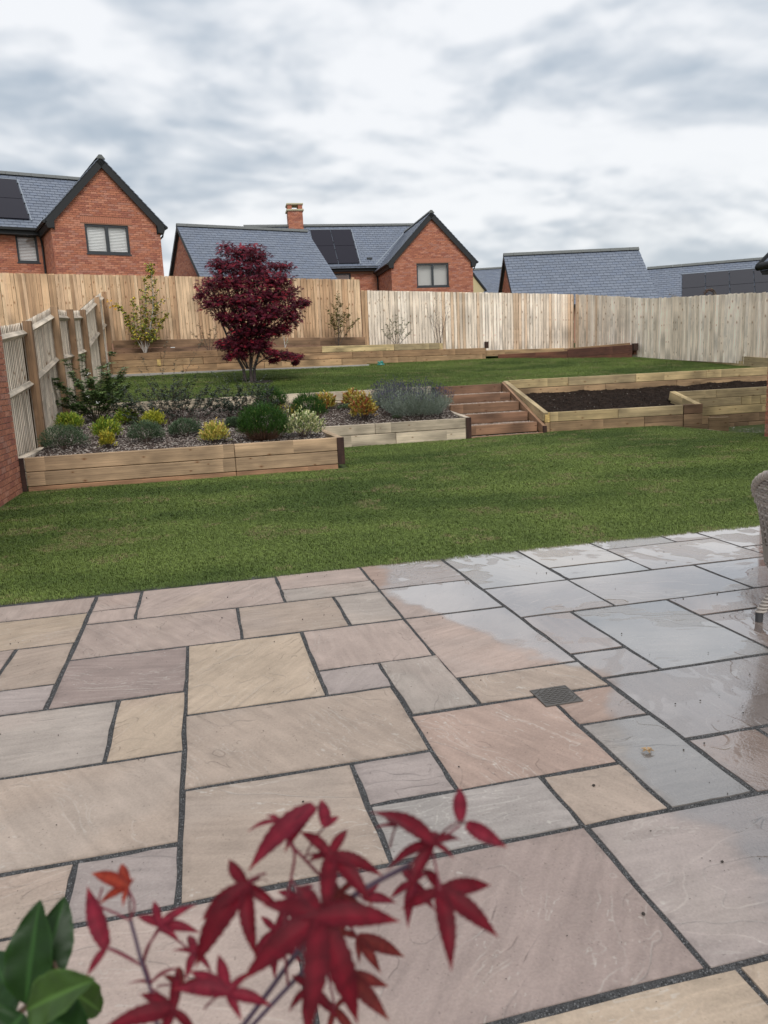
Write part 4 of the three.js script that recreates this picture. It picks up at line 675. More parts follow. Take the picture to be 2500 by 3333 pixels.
  if (o.solar) solarPanels(h, v3(0, ry, rz), U, S, o.solar[0], o.solar[1]);
  // soldier course of upright bricks over the window
  const up = []; for (let x = o.win[0] - 0.12; x < o.win[1] + 0.12; x += 0.075) up.push(box(0.065, 0.215, 0.03).translate(x + 0.037, o.win[3] + 0.14, -0.017)); obj('lintel_bricks', mergeGeometries(up), brickMats[0], h);
  return { h, ry, rz, U, S };
}
gabledHouse('brick_house', 'red brick gabled house with drawn white blinds and a dark window frame', [-0.894, 0, -30.987], -18, { width: 3.81, ground: 2.1, eave: 7.0, apex: 9.02, vis: 4.6, win: [-2.68, -1.155, 5.95, 6.96], blind: true, depth: 2.0, wing: [-9.5, -0.8], win2: [-4.74, -4.005, 5.85, 6.83], pitch: 40 * Math.PI / 180, slope: 3.85, eaveOut: 0.25, eaveY: 7.0, gauge: 0.2, solar: [[-8.75, -7.6, -6.45, -5.3, -4.15], [0.5, 1.95, 3.38]] });
{
  const { h, ry, rz } = gabledHouse('brick_house', 'red brick gabled house with plain glazed window, chimney and solar panels', [14.54, 0, -39.40], 2, { width: 4.39, ground: 2.1, eave: 6.71, apex: 8.98, vis: 4.6, win: [-3.05, -1.325, 5.49, 6.66], blind: false, depth: 3.5, wing: [-11.5, -0.7], win2: [-6.9, -5.93, 5.5, 6.68], pitch: 42 * Math.PI / 180, slope: 3.95, eaveOut: 0.25, eaveY: 6.97, gauge: 0.2, solar: [[-7.78, -6.6, -5.42], [0.47, 2.07, 3.75]] });
  // chimney with an open stone-capped top
  const cx = -8.55, cz = rz - 0.1, w = 0.84;
  obj('chimney', box(w - 0.03, 1.9, w - 0.03).translate(cx, ry - 0.12, cz), mortarMat, h);
  brickFace(h, T4(cx, 0, cz + w / 2 - 0.01), -w / 2, w / 2, ry - 0.2, ry + 0.83, () => true, () => 0, 120);
  brickFace(h, T4(cx - w / 2 + 0.01, 0, cz, -Math.PI / 2), -w / 2, w / 2, ry - 0.2, ry + 0.83, () => true, () => 0, 10);
  obj('chimney_band', chamfer(w + 0.14, 0.09, w + 0.14, 0.01).translate(cx, ry + 0.865, cz), stoneMat, h);
  for (const [x, z] of [[-1, -1], [1, -1], [-1, 1], [1, 1]]) obj('chimney_pier', box(0.24, 0.24, 0.24).translate(cx + x * 0.3, ry + 1.03, cz + z * 0.3), brickMats[1], h);
  obj('chimney_cap', chamfer(w + 0.1, 0.08, w + 0.1, 0.01).translate(cx, ry + 1.19, cz), stoneMat, h);
  obj('roof_vent', (() => { const g = chamfer(0.3, 0.04, 0.14, 0.006); const m = new THREE.Matrix4().makeBasis(v3(1, 0, 0), v3(0, Math.cos(42 * Math.PI / 180), Math.sin(42 * Math.PI / 180)), v3(0, -Math.sin(42 * Math.PI / 180), Math.cos(42 * Math.PI / 180))).setPosition(v3(-4.8, ry, rz)); return g.translate(0, 0.075, 3.3).applyMatrix4(m); })(), trimMat, h);
}
// a plain ridge roof over a brick body; origin under the left end of the ridge
function ridgeHouse(name, label, category, pos, deg, o) {
  const h = thing(name, label, category, pos, -deg * Math.PI / 180), p = o.pitch * Math.PI / 180, cp = Math.cos(p), sp = Math.sin(p), L = o.slope, R = o.ridge, X = o.len, ey = R - L * sp, ez = L * cp, gy = o.ground;
  obj('roof', polys([[[0, R, 0], [X, R, 0], [X, ey, ez], [0, ey, ez]], [[0, R, 0], [X, R, 0], [X, ey, -ez], [0, ey, -ez]], [[0, R - 0.12, 0], [X, R - 0.12, 0], [X, ey - 0.12, ez], [0, ey - 0.12, ez]]]), underSlate, h);
  slates(h, v3(0, R, 0), v3(1, 0, 0), v3(0, -sp, cp), X, L, o.w || 0.27, o.gauge || 0.2, () => true, 300);
  ridgeTiles(h, v3(0, R + 0.08, 0), v3(X, R + 0.08, 0));
  const s = new THREE.Shape([[-ez + 0.25, gy], [ez - 0.25, gy], [ez - 0.25, ey + 0.10], [0, R - 0.13], [-ez + 0.25, ey + 0.10]].map((q) => new THREE.Vector2(...q))), g = new THREE.ExtrudeGeometry(s, { depth: X - 0.3, bevelEnabled: false }); g.rotateY(Math.PI / 2); g.translate(0.15, 0, 0); obj('wall', g, o.wallMat || mortarMat, h);
  if (!o.plain) brickFace(h, T4(0.147, 0, 0, -Math.PI / 2), -ez + 0.3, ez - 0.3, o.vis, R, (a, y) => y < R - 0.22 - Math.abs(a) * sp / cp, (a, y) => -y, 300);
  for (const x of [0.02, X - 0.02]) for (const q of [-1, 1]) { const b = box(0.05, 0.16, L + 0.05); b.translate(0, -0.06, L / 2); b.rotateX(p); if (q < 0) b.rotateY(Math.PI); obj('verge', b.translate(x, R, 0), trimMat, h); }
  for (const q of [-1, 1]) obj('gutter', box(X, 0.09, 0.11).translate(X / 2, ey - 0.02, q * (ez + 0.05)), trimMat, h);
  if (o.solar) solarPanels(h, v3(0, R, 0), v3(1, 0, 0), v3(0, -sp, cp), o.solar[0], o.solar[1], greyPanel);
  return h;
}
ridgeHouse('garage', 'brick garage with a wide slate roof right behind the maple', 'garage', [-0.348, 0, -38.0], -15, { ridge: 8.26, len: 6.5, pitch: 40, slope: 4.3, ground: 2.2, vis: 4.9, w: 0.29 });
ridgeHouse('garage', 'garage with a broad plain slate roof above the corner of the pale fence', 'garage', [14.495, 0, -35.13], 13, { ridge: 6.36, len: 6.38, pitch: 42, slope: 3.85, ground: 1.6, vis: 3.4, w: 0.29 });
ridgeHouse('slate_roof_house', 'far slate roofed house with a long bank of solar panels beside the brick corner', 'house', [25.55, 0, -40.64], 34, { ridge: 6.3, len: 11, pitch: 42, slope: 4.6, ground: 1.8, vis: 2.5, plain: true, gauge: 0.18, solar: [[1.87, 3.07, 4.27, 5.47, 6.67, 7.87], [0.86, 2.1, 3.34, 4.5]] });
{
  const cream = std({ color: rgb(srgb(200, 182, 140)), roughness: 0.9 });
  ridgeHouse('slate_roof_house', 'distant slate roof with cream gable end seen between brick house and garage', 'house', [19.0, 0, -60.5], 20, { ridge: 8.72, len: 9, pitch: 38, slope: 4.5, ground: 2.2, plain: true, vis: 3, gauge: 0.2, wallMat: cream });
  const c = thing('house_wing', 'small cream rendered gable wing in front of the distant slate roof', 'house', [21.45, 0, -57.0], 0.35);
  obj('wall', (() => { const s = new THREE.Shape([[-3.6, 2.2], [1.4, 2.2], [1.4, 5.9], [-1.1, 8.3], [-3.6, 5.9]].map((q) => new THREE.Vector2(...q))); return new THREE.ExtrudeGeometry(s, { depth: 0.3, bevelEnabled: false }); })(), cream, c);
  for (const q of [-1, 1]) { const b = box(3.7, 0.14, 0.4); b.translate(q * 1.85, 0, 0); b.rotateZ(-q * 0.765); obj('verge', b.translate(-1.1, 8.36, 0.2), trimMat, c); }
}
// ---------------------------------------------------------------- brick walls beside the garden
{
  seed(121);
  const w = thing('brick_wall', 'pinkish red brick wall end at the left of the planted bed', 'wall', [-2.46, 0, -11.16]);
  obj('wall_core', box(0.3, 2.6, 6).translate(-0.162, 1.25, 3.01), nearMortar, w);
  brickFace(w, T4(0, 0, 6, Math.PI / 2), 0, 6.0, -0.02, 2.5, () => true, (a, y) => -a * 1, 300, 0.004);
  const g = thing('brick_garage', 'dark red brick building corner with black gutter at the right edge', 'building', [9.32, 0, -11.16]);
  obj('wall_core', box(5.0, 3.1, 6.5).translate(2.512, 1.3, 3.262), nearMortar, g);
  brickFace(g, T4(0, 0, 0, -Math.PI / 2), 0, 6.5, -0.25, 2.8, () => true, (a, y) => a, 300, 0.004);
  const rf = polys([[[-0.16, 2.82, -0.1], [-0.16, 2.82, 7], [2.5, 5.1, 7], [2.5, 5.1, -0.1]], [[5.3, 2.72, -0.2], [5.3, 2.72, 7], [2.5, 5.1, 7], [2.5, 5.1, -0.2]], [[-0.16, 2.72, -0.1], [2.5, 4.98, -0.1], [2.5, 4.98, 7], [-0.16, 2.72, 7]]]); obj('roof', rf, underSlate, g);
  obj('gable', polys([[[0, 2.84, 0.02], [5.02, 2.84, 0.02], [2.5, 4.95, 0.02]]]), brickMats[1], g);
  const b = box(3.75, 0.22, 0.04); b.translate(1.85, -0.05, 0); b.rotateZ(0.708); obj('bargeboard', b.translate(-0.17, 2.80, -0.1), trimMat, g);
  obj('fascia', box(0.03, 0.16, 7.0).translate(-0.12, 2.74, 3.42), trimMat, g); obj('soffit', box(0.12, 0.02, 7.0).translate(-0.06, 2.67, 3.42), trimMat, g);
  const gt = new THREE.CylinderGeometry(0.055, 0.055, 7.1, 14, 1, false, 0, Math.PI); gt.rotateX(Math.PI / 2); gt.rotateZ(Math.PI); obj('gutter', gt.translate(-0.17, 2.80, 3.42), trimMat, g); obj('gutter_end', new THREE.CylinderGeometry(0.057, 0.057, 0.01, 14).rotateX(Math.PI / 2).scale(1, 0.95, 1).translate(-0.17, 2.785, -0.135), trimMat, g);
}
// ---------------------------------------------------------------- plants
function plant(name, label, category, pos, group) { return thing(name, label, category, pos, rnd() * 0.001, group); }
const foliagePart = (t, L, mat = leafMat, name = 'foliage') => { const o = obj(name, L.build(), mat, t); return o; };
// rounded shrub: short shoots of small leaves over a dome, thinning to bare twigs below
function dome(name, label, category, pos, w, h, o) {
  const t = plant(name, label, category, pos, o.group), L = new Leaves(), S = new Leaves(), rx = w / 2, cy = h * 0.42;
  const lump = rr(0, 50);
  for (let i = 0; i < o.n; i++) {
    const a = rnd() * 6.283, e = Math.asin(rr(-0.55, 1)), rad = (0.55 + 0.45 * Math.pow(rnd(), 0.5)) * (0.72 + 0.56 * fbm(lump + Math.cos(a) * 2.2 + 5, lump + Math.sin(a) * 2.2 + e * 2, 3)) * (o.loose ? rr(0.7, 1.3) : rr(0.9, 1.1));
    const x = Math.cos(a) * Math.cos(e) * rx * rad, z = Math.sin(a) * Math.cos(e) * rx * rad, y = cy + Math.sin(e) * (e > 0 ? h * 0.58 : cy) * rad; if (y < 0.015) continue;
    const d = unit(x / rx + rr(-.5, .5), (y - cy) / h + o.up + rr(-.4, .4), z / rx + rr(-.5, .5)), col = jit(pick(o.cols), 0.22), k = o.shoot || 4;
    for (let q = 0; q < k; q++) { const dd = unit(d[0] + rr(-.7, .7), d[1] + rr(-.5, .7), d[2] + rr(-.7, .7)), s = q / k * o.len * 1.2; L.leaf([x + d[0] * s, y + d[1] * s, z + d[2] * s], dd, unit(rr(-.5, .5), 1, rr(-.5, .5)), o.len * rr(0.7, 1.2), o.wid * rr(0.8, 1.2), jit(col, 0.15)); }
  }
  for (let i = 0; i < 16; i++) { const a = rnd() * 6.283, r = rr(0.3, 0.8) * rx; S.stem([[rr(-.02, .02), -0.02, rr(-.02, .02)], [Math.cos(a) * r * 0.5, h * 0.25, Math.sin(a) * r * 0.5], [Math.cos(a) * r, h * 0.6, Math.sin(a) * r]], 0.006, 0.002, [0.09, 0.06, 0.045]); }
  foliagePart(t, L, o.mat || leafMat); foliagePart(t, S, barkMat, 'twigs');
  if (o.extra) o.extra(t); return t;
}
seed(201);
const hebeCols = [[0.095, 0.145, 0.078], [0.13, 0.185, 0.10], [0.07, 0.115, 0.06]];
const hebe = (label, p, w, h) => dome('hebe_shrub', label, 'shrub', p, w, h, { n: 2300, cols: hebeCols, len: 0.018, wid: 0.009, up: 0.6, shoot: 4, group: 'grey green dome shrubs in the front bed' });
hebe('largest grey green dome shrub nearest the left fence', [-2.03, 0.43, -12.24], 0.66, 0.38);
hebe('round grey green dome shrub between the lime and yellow shrubs', [-0.86, 0.45, -12.42], 0.56, 0.34);
hebe('flatter grey green dome shrub below the wiry sprawling shrub', [-0.28, 0.48, -12.82], 0.52, 0.29);
hebe('small grey green dome shrub half hidden beside the dark green heather', [0.54, 0.53, -13.43], 0.3, 0.18);
const limeCols = [[0.24, 0.33, 0.04], [0.36, 0.40, 0.05], [0.15, 0.25, 0.03]], yelCols = [[0.52, 0.42, 0.05], [0.42, 0.40, 0.06], [0.30, 0.32, 0.05]];
const nandina = (label, p, w, h, cols, n = 520) => dome('golden_shrub', label, 'shrub', p, w * 0.84, h * 0.86, { n, cols, len: 0.05, wid: 0.016, up: 1.1, shoot: 4, loose: true, group: 'lime and golden leaved shrubs in the front bed' });
nandina('lime green shrub by the left fence behind the largest dome shrub', [-2.24, 0.60, -14.30], 0.46, 0.3, limeCols);
nandina('lime yellow shrub between two grey green dome shrubs', [-1.50, 0.50, -13.00], 0.44, 0.34, limeCols);
nandina('smallest golden yellow shrub in front of the lime yellow shrub', [-1.41, 0.43, -12.16], 0.19, 0.25, yelCols, 260);
nandina('lime green shrub at the foot of the tall leafy shrub', [-1.33, 0.63, -14.63], 0.36, 0.28, limeCols);
nandina('bright yellow tipped shrub just behind the round dome shrub', [-0.83, 0.58, -14.09], 0.4, 0.27, [[0.46, 0.44, 0.05], [0.34, 0.38, 0.05]]);
nandina('cream and yellow variegated shrub near the middle front of the bed', [0.17, 0.41, -11.96], 0.4, 0.32, [[0.66, 0.58, 0.14], [0.52, 0.50, 0.10], [0.34, 0.40, 0.08], [0.6, 0.42, 0.14]], 560);
const heather = (label, p, w, h, n) => dome('heather', label, 'heather', p, w, h, { n, cols: [[0.035, 0.095, 0.014], [0.055, 0.125, 0.02], [0.028, 0.07, 0.014]], len: 0.05, wid: 0.0055, up: 1.3, shoot: 6, group: 'fine leaved green heathers', extra: (t) => {
  const S = new Leaves(); for (let i = 0; i < 420; i++) { const a = rnd() * 6.283, r = rr(0.15, 0.5) * w; S.stem([[Math.cos(a) * r * 0.25, 0, Math.sin(a) * r * 0.25], [Math.cos(a) * r * 0.8, h * rr(0.1, 0.3), Math.sin(a) * r * 0.8], [Math.cos(a) * r, h * rr(0.25, 0.5), Math.sin(a) * r]], 0.003, 0.0015, jit([0.16, 0.085, 0.05], 0.3), 3); } foliagePart(t, S, barkMat, 'bare_stems'); const F = new Leaves(); for (let i = 0; i < 26; i++) { const a = rnd() * 6.28, r = rr(.1, .42) * w, y = h * (0.98 - r * r * 2.6 / w / w); F.leaf([Math.cos(a) * r, y, Math.sin(a) * r], unit(rr(-1, 1), 1, rr(-1, 1)), [0, 0, 1], 0.018, 0.014, [0.75, 0.66, 0.2]); } foliagePart(t, F, leafMat, 'flowers'); } });
heather('big dark green heather with brown stems at the bed front', [0.92, 0.40, -11.95], 0.8, 0.54, 2600);
heather('dark green heather behind the cream variegated shrub', [1.84, 0.55, -13.62], 0.6, 0.46, 1500);
heather('dark green heather at the back against the terrace wall', [1.39, 0.69, -15.46], 0.58, 0.4, 1300);
dome('euonymus_shrub', 'pale cream and green variegated shrub in the right front corner of the bed', 'shrub', [1.53, 0.41, -11.90], 0.54, 0.4, { n: 560, cols: [[0.62, 0.60, 0.32], [0.30, 0.36, 0.14], [0.68, 0.66, 0.42], [0.18, 0.25, 0.09]], len: 0.036, wid: 0.02, up: 1.0, shoot: 5, loose: true });
dome('flowering_shrub', 'small loose shrub with yellow specks behind the big heather', 'shrub', [1.46, 0.54, -13.43], 0.52, 0.34, { n: 260, cols: [[0.30, 0.27, 0.06], [0.15, 0.12, 0.05], [0.5, 0.42, 0.06]], len: 0.026, wid: 0.012, up: 0.9, shoot: 4, loose: true });
const fire = [[0.52, 0.34, 0.06], [0.45, 0.38, 0.08], [0.32, 0.30, 0.06], [0.42, 0.15, 0.06]];
const leuco = (label, p, w, h, n) => dome('copper_shrub', label, 'shrub', p, w * 0.88, h * 0.9, { n, cols: fire, len: 0.055, wid: 0.03, up: 0.95, shoot: 6, loose: true, mat: glossLeafMat, group: 'orange and yellow leaved shrubs in the lavender bed' });
leuco('orange yellow shrub close to the dark green heather', [2.52, 0.61, -15.79], 0.44, 0.36, 260);
leuco('leggy orange tipped shrub against the terrace wall', [3.13, 0.65, -15.99], 0.42, 0.34, 170);
leuco('fullest orange yellow shrub in the middle of the lavender bed', [3.12, 0.43, -14.85], 0.5, 0.5, 380);
dome('creeping_plant', 'low green mat of leaves between the orange shrubs', 'plant', [2.93, 0.62, -15.75], 0.32, 0.1, { n: 260, cols: [[0.10, 0.15, 0.07], [0.14, 0.2, 0.1]], len: 0.024, wid: 0.012, up: 0.4 });
dome('creeping_plant', 'tiny green seedling in the bark near the lavender', 'plant', [3.77, 0.42, -14.77], 0.16, 0.07, { n: 60, cols: [[0.10, 0.15, 0.07]], len: 0.024, wid: 0.012, up: 0.4 });
function lavender(label, p, w, h, n) {
  const t = plant('lavender', label, 'lavender', p, 'lavender clumps by the steps'), L = new Leaves(), F = new Leaves();
  for (let i = 0; i < n; i++) {
    const a = rnd() * 6.283, q = Math.sqrt(rnd()), r = q * w / 2, bx = Math.cos(a) * r * 0.45, bz = Math.sin(a) * r * 0.45, hh = h * (1.0 - 0.42 * q * q) * rr(0.62, 0.86), tx = Math.cos(a) * r, tz = Math.sin(a) * r, col = jit(pick([[0.23, 0.27, 0.22], [0.17, 0.21, 0.165], [0.30, 0.34, 0.285]]), 0.2);
    for (let k = 0; k < 9; k++) { const s = rr(0.25, 1), x = mix(bx, tx, s) + rr(-.02, .02), y = hh * s, z = mix(bz, tz, s) + rr(-.02, .02); L.leaf([x, y, z], unit((tx - bx) * 1.2 + rr(-.35, .35), hh + 0.1, (tz - bz) * 1.2 + rr(-.35, .35)), unit(rr(-1, 1), 0.4, rr(-1, 1)), rr(0.035, 0.06), 0.0065, jit(col, 0.15), 0.05); }
    if (rnd() < 0.30) { const top = hh + rr(0.04, h * 0.24), ex = tx * 1.04 + rr(-.02, .02), ez = tz * 1.04 + rr(-.02, .02); L.stem([[tx, hh * 0.9, tz], [ex, top, ez]], 0.0016, 0.001, [0.13, 0.15, 0.10], 3); const pc = jit(pick([[0.075, 0.06, 0.12], [0.10, 0.08, 0.17], [0.06, 0.05, 0.075]]), 0.25); for (let k = 0; k < 5; k++) F.leaf([ex, top - 0.01 + k * 0.006, ez], unit(rr(-1, 1), 1, rr(-1, 1)), [rr(-1, 1), 0, rr(-1, 1)], 0.02, 0.010, pc); }
  }
  foliagePart(t, L); foliagePart(t, F, leafMat, 'flowers');
}
lavender('broad grey green lavender mound beside the steps', [4.22, 0.38, -14.88], 1.5, 0.80, 2500);
lavender('smaller lavender mound behind, against the terrace wall', [3.86, 0.58, -15.62], 0.86, 0.64, 1000);
// stems that fork upward, with leaves along them
function wand(L, S, base, top, r, bark, o) {
  const pts = [], n = 7, sw = [rr(-1, 1), rr(-1, 1)]; const len = Math.hypot(top[0] - base[0], top[1] - base[1], top[2] - base[2]);
  for (let i = 0; i <= n; i++) { const t = i / n, b = Math.sin(t * Math.PI) * (o.bow || 0.05) * len; pts.push([mix(base[0], top[0], t) + sw[0] * b + rr(-.006, .006), mix(base[1], top[1], Math.pow(t, o.rise || 1)), mix(base[2], top[2], t) + sw[1] * b + rr(-.006, .006)]); }
  S.stem(pts, r, r * 0.3, bark, 5);
  const at = (t) => { const f = Math.min(t * n, n - 0.001), i = Math.floor(f), q = f - i; return [0, 1, 2].map((k) => mix(pts[i][k], pts[i + 1][k], q)); };
  for (let i = 0; i < (o.side || 0); i++) { const t = rr(o.from || 0.25, 0.97), b = at(t), a = rnd() * 6.283, l = len * rr(0.08, o.reach || 0.28) * (1.15 - t), e = [b[0] + Math.cos(a) * l, b[1] + l * rr(o.lift || 0.4, 1.0), b[2] + Math.sin(a) * l]; S.stem([b, [mix(b[0], e[0], .5), mix(b[1], e[1], .42), mix(b[2], e[2], .5)], e], r * 0.35, r * 0.14, bark, 4); for (let k = 0; k < o.leaves; k++) { const q = rr(0.25, 1.05), p = [0, 1, 2].map((c) => mix(b[c], e[c], q)); o.put(p); } }
  for (let i = 0; i < (o.own || 0); i++) o.put(at(rr(o.ownFrom || 0.3, 1)));
}
const leafPut = (L, cols, len, wid, droop = 0) => (p) => { const a = rnd() * 6.283; L.leaf(p, unit(Math.cos(a), rr(-.5, .5) - droop, Math.sin(a)), unit(rr(-.6, .6), 1, rr(-.6, .6)), len * rr(.7, 1.25), wid * rr(.8, 1.2), jit(pick(cols), .25)); };
{
  seed(301); const t = plant('birch_sapling', 'young birch with pale stems and yellowing leaves in front of the golden fence', 'tree', [-1.45, 2.1, -24.28]), L = new Leaves(), S = new Leaves(), put = leafPut(L, [[0.30, 0.32, 0.055], [0.38, 0.36, 0.07], [0.22, 0.26, 0.05], [0.58, 0.42, 0.06]], 0.085, 0.062, 0.4), bark = [0.52, 0.47, 0.42];
  for (const [x, y, z, r, n] of [[0.36, 2.68, 0.0, 0.022, 30], [0.20, 2.3, 0.12, 0.018, 20], [-0.72, 1.58, 0.05, 0.016, 16], [-0.45, 1.15, 0.1, 0.014, 14], [0.82, 1.30, 0.05, 0.016, 17], [0.45, 1.55, -0.1, 0.014, 14], [-0.2, 1.75, -0.05, 0.014, 14], [0.05, 1.3, 0.15, 0.013, 14]]) wand(L, S, [rr(-.05, .05), 0, rr(-.04, .04)], [x, y, z], r, bark, { side: Math.round(n * 1.5), leaves: 8, put, own: 34, bow: 0.07, from: 0.2, reach: 0.24, rise: 0.85 });
  for (let i = 0; i < 10; i++) L.leaf([-0.78 + rr(-.12, .12), 1.55 + rr(-.15, .12), 0.05], unit(rr(-1, 1), -.6, rr(-1, 1)), [0, .6, 1], 0.08, 0.06, [0.55, 0.28, 0.03]);
  foliagePart(t, L, leafMat, 'crown'); foliagePart(t, S, barkMat, 'trunk');
}
function wispy(name, label, pos, stems, o) {
  const t = plant(name, label, o.cat || 'shrub', pos), L = new Leaves(), S = new Leaves();
  for (const s of stems) wand(L, S, [rr(-.06, .06), 0, rr(-.05, .05)], s, o.r || 0.009, o.bark || [0.10, 0.075, 0.06], { side: o.side, leaves: o.leaves, put: leafPut(L, o.cols, o.len, o.wid, o.droop || 0), own: o.own || 0, bow: 0.06, from: o.from || 0.3, reach: o.reach || 0.3, rise: 0.9 });
  if (o.leaves || o.own) foliagePart(t, L); foliagePart(t, S, barkMat, 'stems');
}
seed(311);
wispy('upright_shrub', 'thin upright shrub with olive and rusty leaves by the step in the fence', [4.4, 2.1, -24.3], [[0.05, 1.75, 0], [-0.3, 1.3, .1], [0.15, 1.45, .05], [0.5, 1.1, 0], [-0.1, 1.5, -.1], [0.7, 0.9, .05], [-0.2, 1.0, .15], [0.35, 1.25, .1]], { side: 20, leaves: 11, cols: [[0.26, 0.25, 0.08], [0.20, 0.21, 0.07], [0.36, 0.23, 0.10]], len: 0.055, wid: 0.034, reach: 0.26, from: 0.35 });
wispy('upright_shrub', 'pale leaved small shrub in front of the bleached fence', [6.34, 2.1, -24.3], [[0, 1.0, 0], [-0.4, 0.75, .1], [0.45, 0.8, 0], [0.2, 0.9, .1], [-0.2, 0.85, -.05], [-0.5, .55, 0], [.5, .5, .1]], { side: 16, leaves: 9, cols: [[0.30, 0.32, 0.18], [0.20, 0.24, 0.10], [0.42, 0.42, 0.30]], len: 0.045, wid: 0.022, from: 0.3 });
wispy('bare_shrub', 'bare twiggy shrub standing against the bleached fence', [7.76, 1.95, -24.3], [[0, 1.75, 0], [-0.45, 1.4, .1], [0.4, 1.45, 0], [0.15, 1.6, .1], [-0.2, 1.55, -.05], [-0.3, 1.1, .1], [.3, 1.1, -.1], [-.08, 1.35, .12]], { side: 11, leaves: 0, cols: [[0, 0, 0]], len: 0.05, wid: 0.02, bark: [0.15, 0.10, 0.085], r: 0.008, reach: 0.3 });
wispy('sparse_shrub', 'sparse pinkish shrub left of the maple against the golden fence', [0.45, 2.1, -24.3], [[-0.3, 0.95, 0], [0.25, 0.85, .1], [-0.55, .7, .1], [.05, .75, 0]], { side: 10, leaves: 6, cols: [[0.26, 0.15, 0.10], [0.2, 0.19, 0.08]], len: 0.06, wid: 0.024 });
wispy('white_stem_shrub', 'short pale stems just right of the maple crown', [2.7, 2.1, -24.3], [[-0.05, 0.6, 0], [0.04, 0.5, .05], [.12, .4, 0]], { side: 2, leaves: 3, cols: [[0.2, 0.24, 0.08]], len: 0.05, wid: 0.03, bark: [0.6, 0.55, 0.5], r: 0.012 });
{ // choisya
  seed(321); const t = plant('choisya_shrub', 'tall glossy leafy shrub with a few white flowers by the left fence', 'shrub', [-1.9, 0.66, -15.2]), L = new Leaves(), S = new Leaves(), F = new Leaves(), cols = [[0.095, 0.16, 0.055], [0.13, 0.20, 0.065], [0.07, 0.12, 0.042], [0.20, 0.27, 0.10]];
  const whorl = (p) => { const n = 5 + Math.floor(rnd() * 5), ax = unit(rr(-.6, .6), 1, rr(-.6, .6)); for (let i = 0; i < n; i++) { const a = i / n * 6.283 + rr(-.3, .3); L.leaf(p, unit(Math.cos(a) + ax[0] * .4, rr(-.25, .5), Math.sin(a) + ax[2] * .4), unit(ax[0], 1, ax[2]), rr(.07, .11), rr(.022, .032), jit(pick(cols), .2)); } };
  const tops = [[-.6, .75, .1], [-.35, .95, .2], [0, .85, .3], [.3, .8, .2], [.55, .6, .1], [-.1, 1.0, 0], [-.75, .45, .15], [.5, .85, -.1], [-.5, .5, .35], [.2, .55, .4], [-.15, 1.28, -.1], [.22, 1.12, 0], [.42, 1.33, -.1], [-.45, 1.18, 0], [.6, 1.0, 0], [.05, .6, .45], [-.6, .85, .3], [.3, .95, .3], [-.2, .75, .45], [.65, .7, .3], [-.85, .22, .25], [.75, .35, .1], [.35, .4, .3], [-.3, .4, .35]];
  for (const p of tops) wand(L, S, [rr(-.05, .05), 0, rr(-.05, .05)], p, 0.009, [0.11, 0.10, 0.06], { side: p[1] > 1.05 ? 8 : 26, leaves: 1, put: whorl, own: p[1] > 1.05 ? 8 : 14, ownFrom: 0.55, bow: 0.08, from: p[1] > 1.05 ? 0.6 : 0.35, reach: 0.3 });
  for (const [x, y, z] of [[-.72, .62, .2], [-.7, .58, .22], [0, .92, .25], [.12, .40, .42], [-.05, .5, .44], [-.78, .6, .2]]) for (let k = 0; k < 6; k++) F.leaf([x + rr(-.03, .03), y + rr(-.02, .02), z + 0.08], unit(rr(-1, 1), rr(-.5, 1), .6), [0, .4, 1], .024, .016, [.8, .8, .76]);
  foliagePart(t, L, glossLeafMat); foliagePart(t, S, barkMat, 'stems'); foliagePart(t, F, leafMat, 'flowers');
}
{ // sprawling wiry shrub with small blue-green leaves
  seed(331); const cols = [[0.080, 0.105, 0.078], [0.055, 0.075, 0.055], [0.125, 0.15, 0.11]];
  for (const [label, px, pz, half, num] of [['sprawling wiry grey green shrub with tall thin shoots behind the dome shrubs', -0.55, -14.7, 1.0, 84], ['tangled wiry shrub with reddish twigs left of the heathers', 0.75, -14.75, 0.72, 56]]) {
    const t = plant('cotoneaster_shrub', label, 'shrub', [px, mulchY(px, pz) - 0.02, pz]), L = new Leaves(), S = new Leaves(), put = leafPut(L, cols, 0.032, 0.019);
    for (let i = 0; i < num; i++) { const a = rnd() * 6.283, r = Math.sqrt(rnd()) * half; wand(L, S, [Math.cos(a) * r * 0.6 + rr(-.2, .2), 0, Math.sin(a) * r * 0.4 + rr(-.1, .1)], [Math.cos(a) * r * 1.15, rr(.26, .9) * (1.1 - r / half * .4), Math.sin(a) * r * 0.62], 0.0035, [0.10, 0.06, 0.05], { side: 12, leaves: 9, put, own: 34, bow: 0.12, from: 0.25, reach: 0.32, lift: -0.3, rise: 0.7 }); }
    for (const [x, y] of px < 0 ? [[-.42, 1.25], [.08, 1.55], [-.1, 1.0], [.72, 1.5], [.3, .95], [-.6, .8], [.45, .8], [-.8, .7], [.9, .75], [-.25, .85], [.6, 1.0], [.2, 1.2], [-.5, 1.05]] : [[.1, 1.0], [.35, 1.1], [-.3, .85], [-.1, .9], [.5, .8], [.2, .75], [-.5, .9]]) wand(L, S, [rr(-.2, .2), 0, rr(-.1, .1)], [x, y, rr(-.2, .2)], 0.0035, [0.12, 0.08, 0.06], { side: 12, leaves: 3, put, own: 46, bow: 0.03, from: 0.4, reach: 0.09 });
    foliagePart(t, L); foliagePart(t, S, barkMat, 'stems');
  }
}
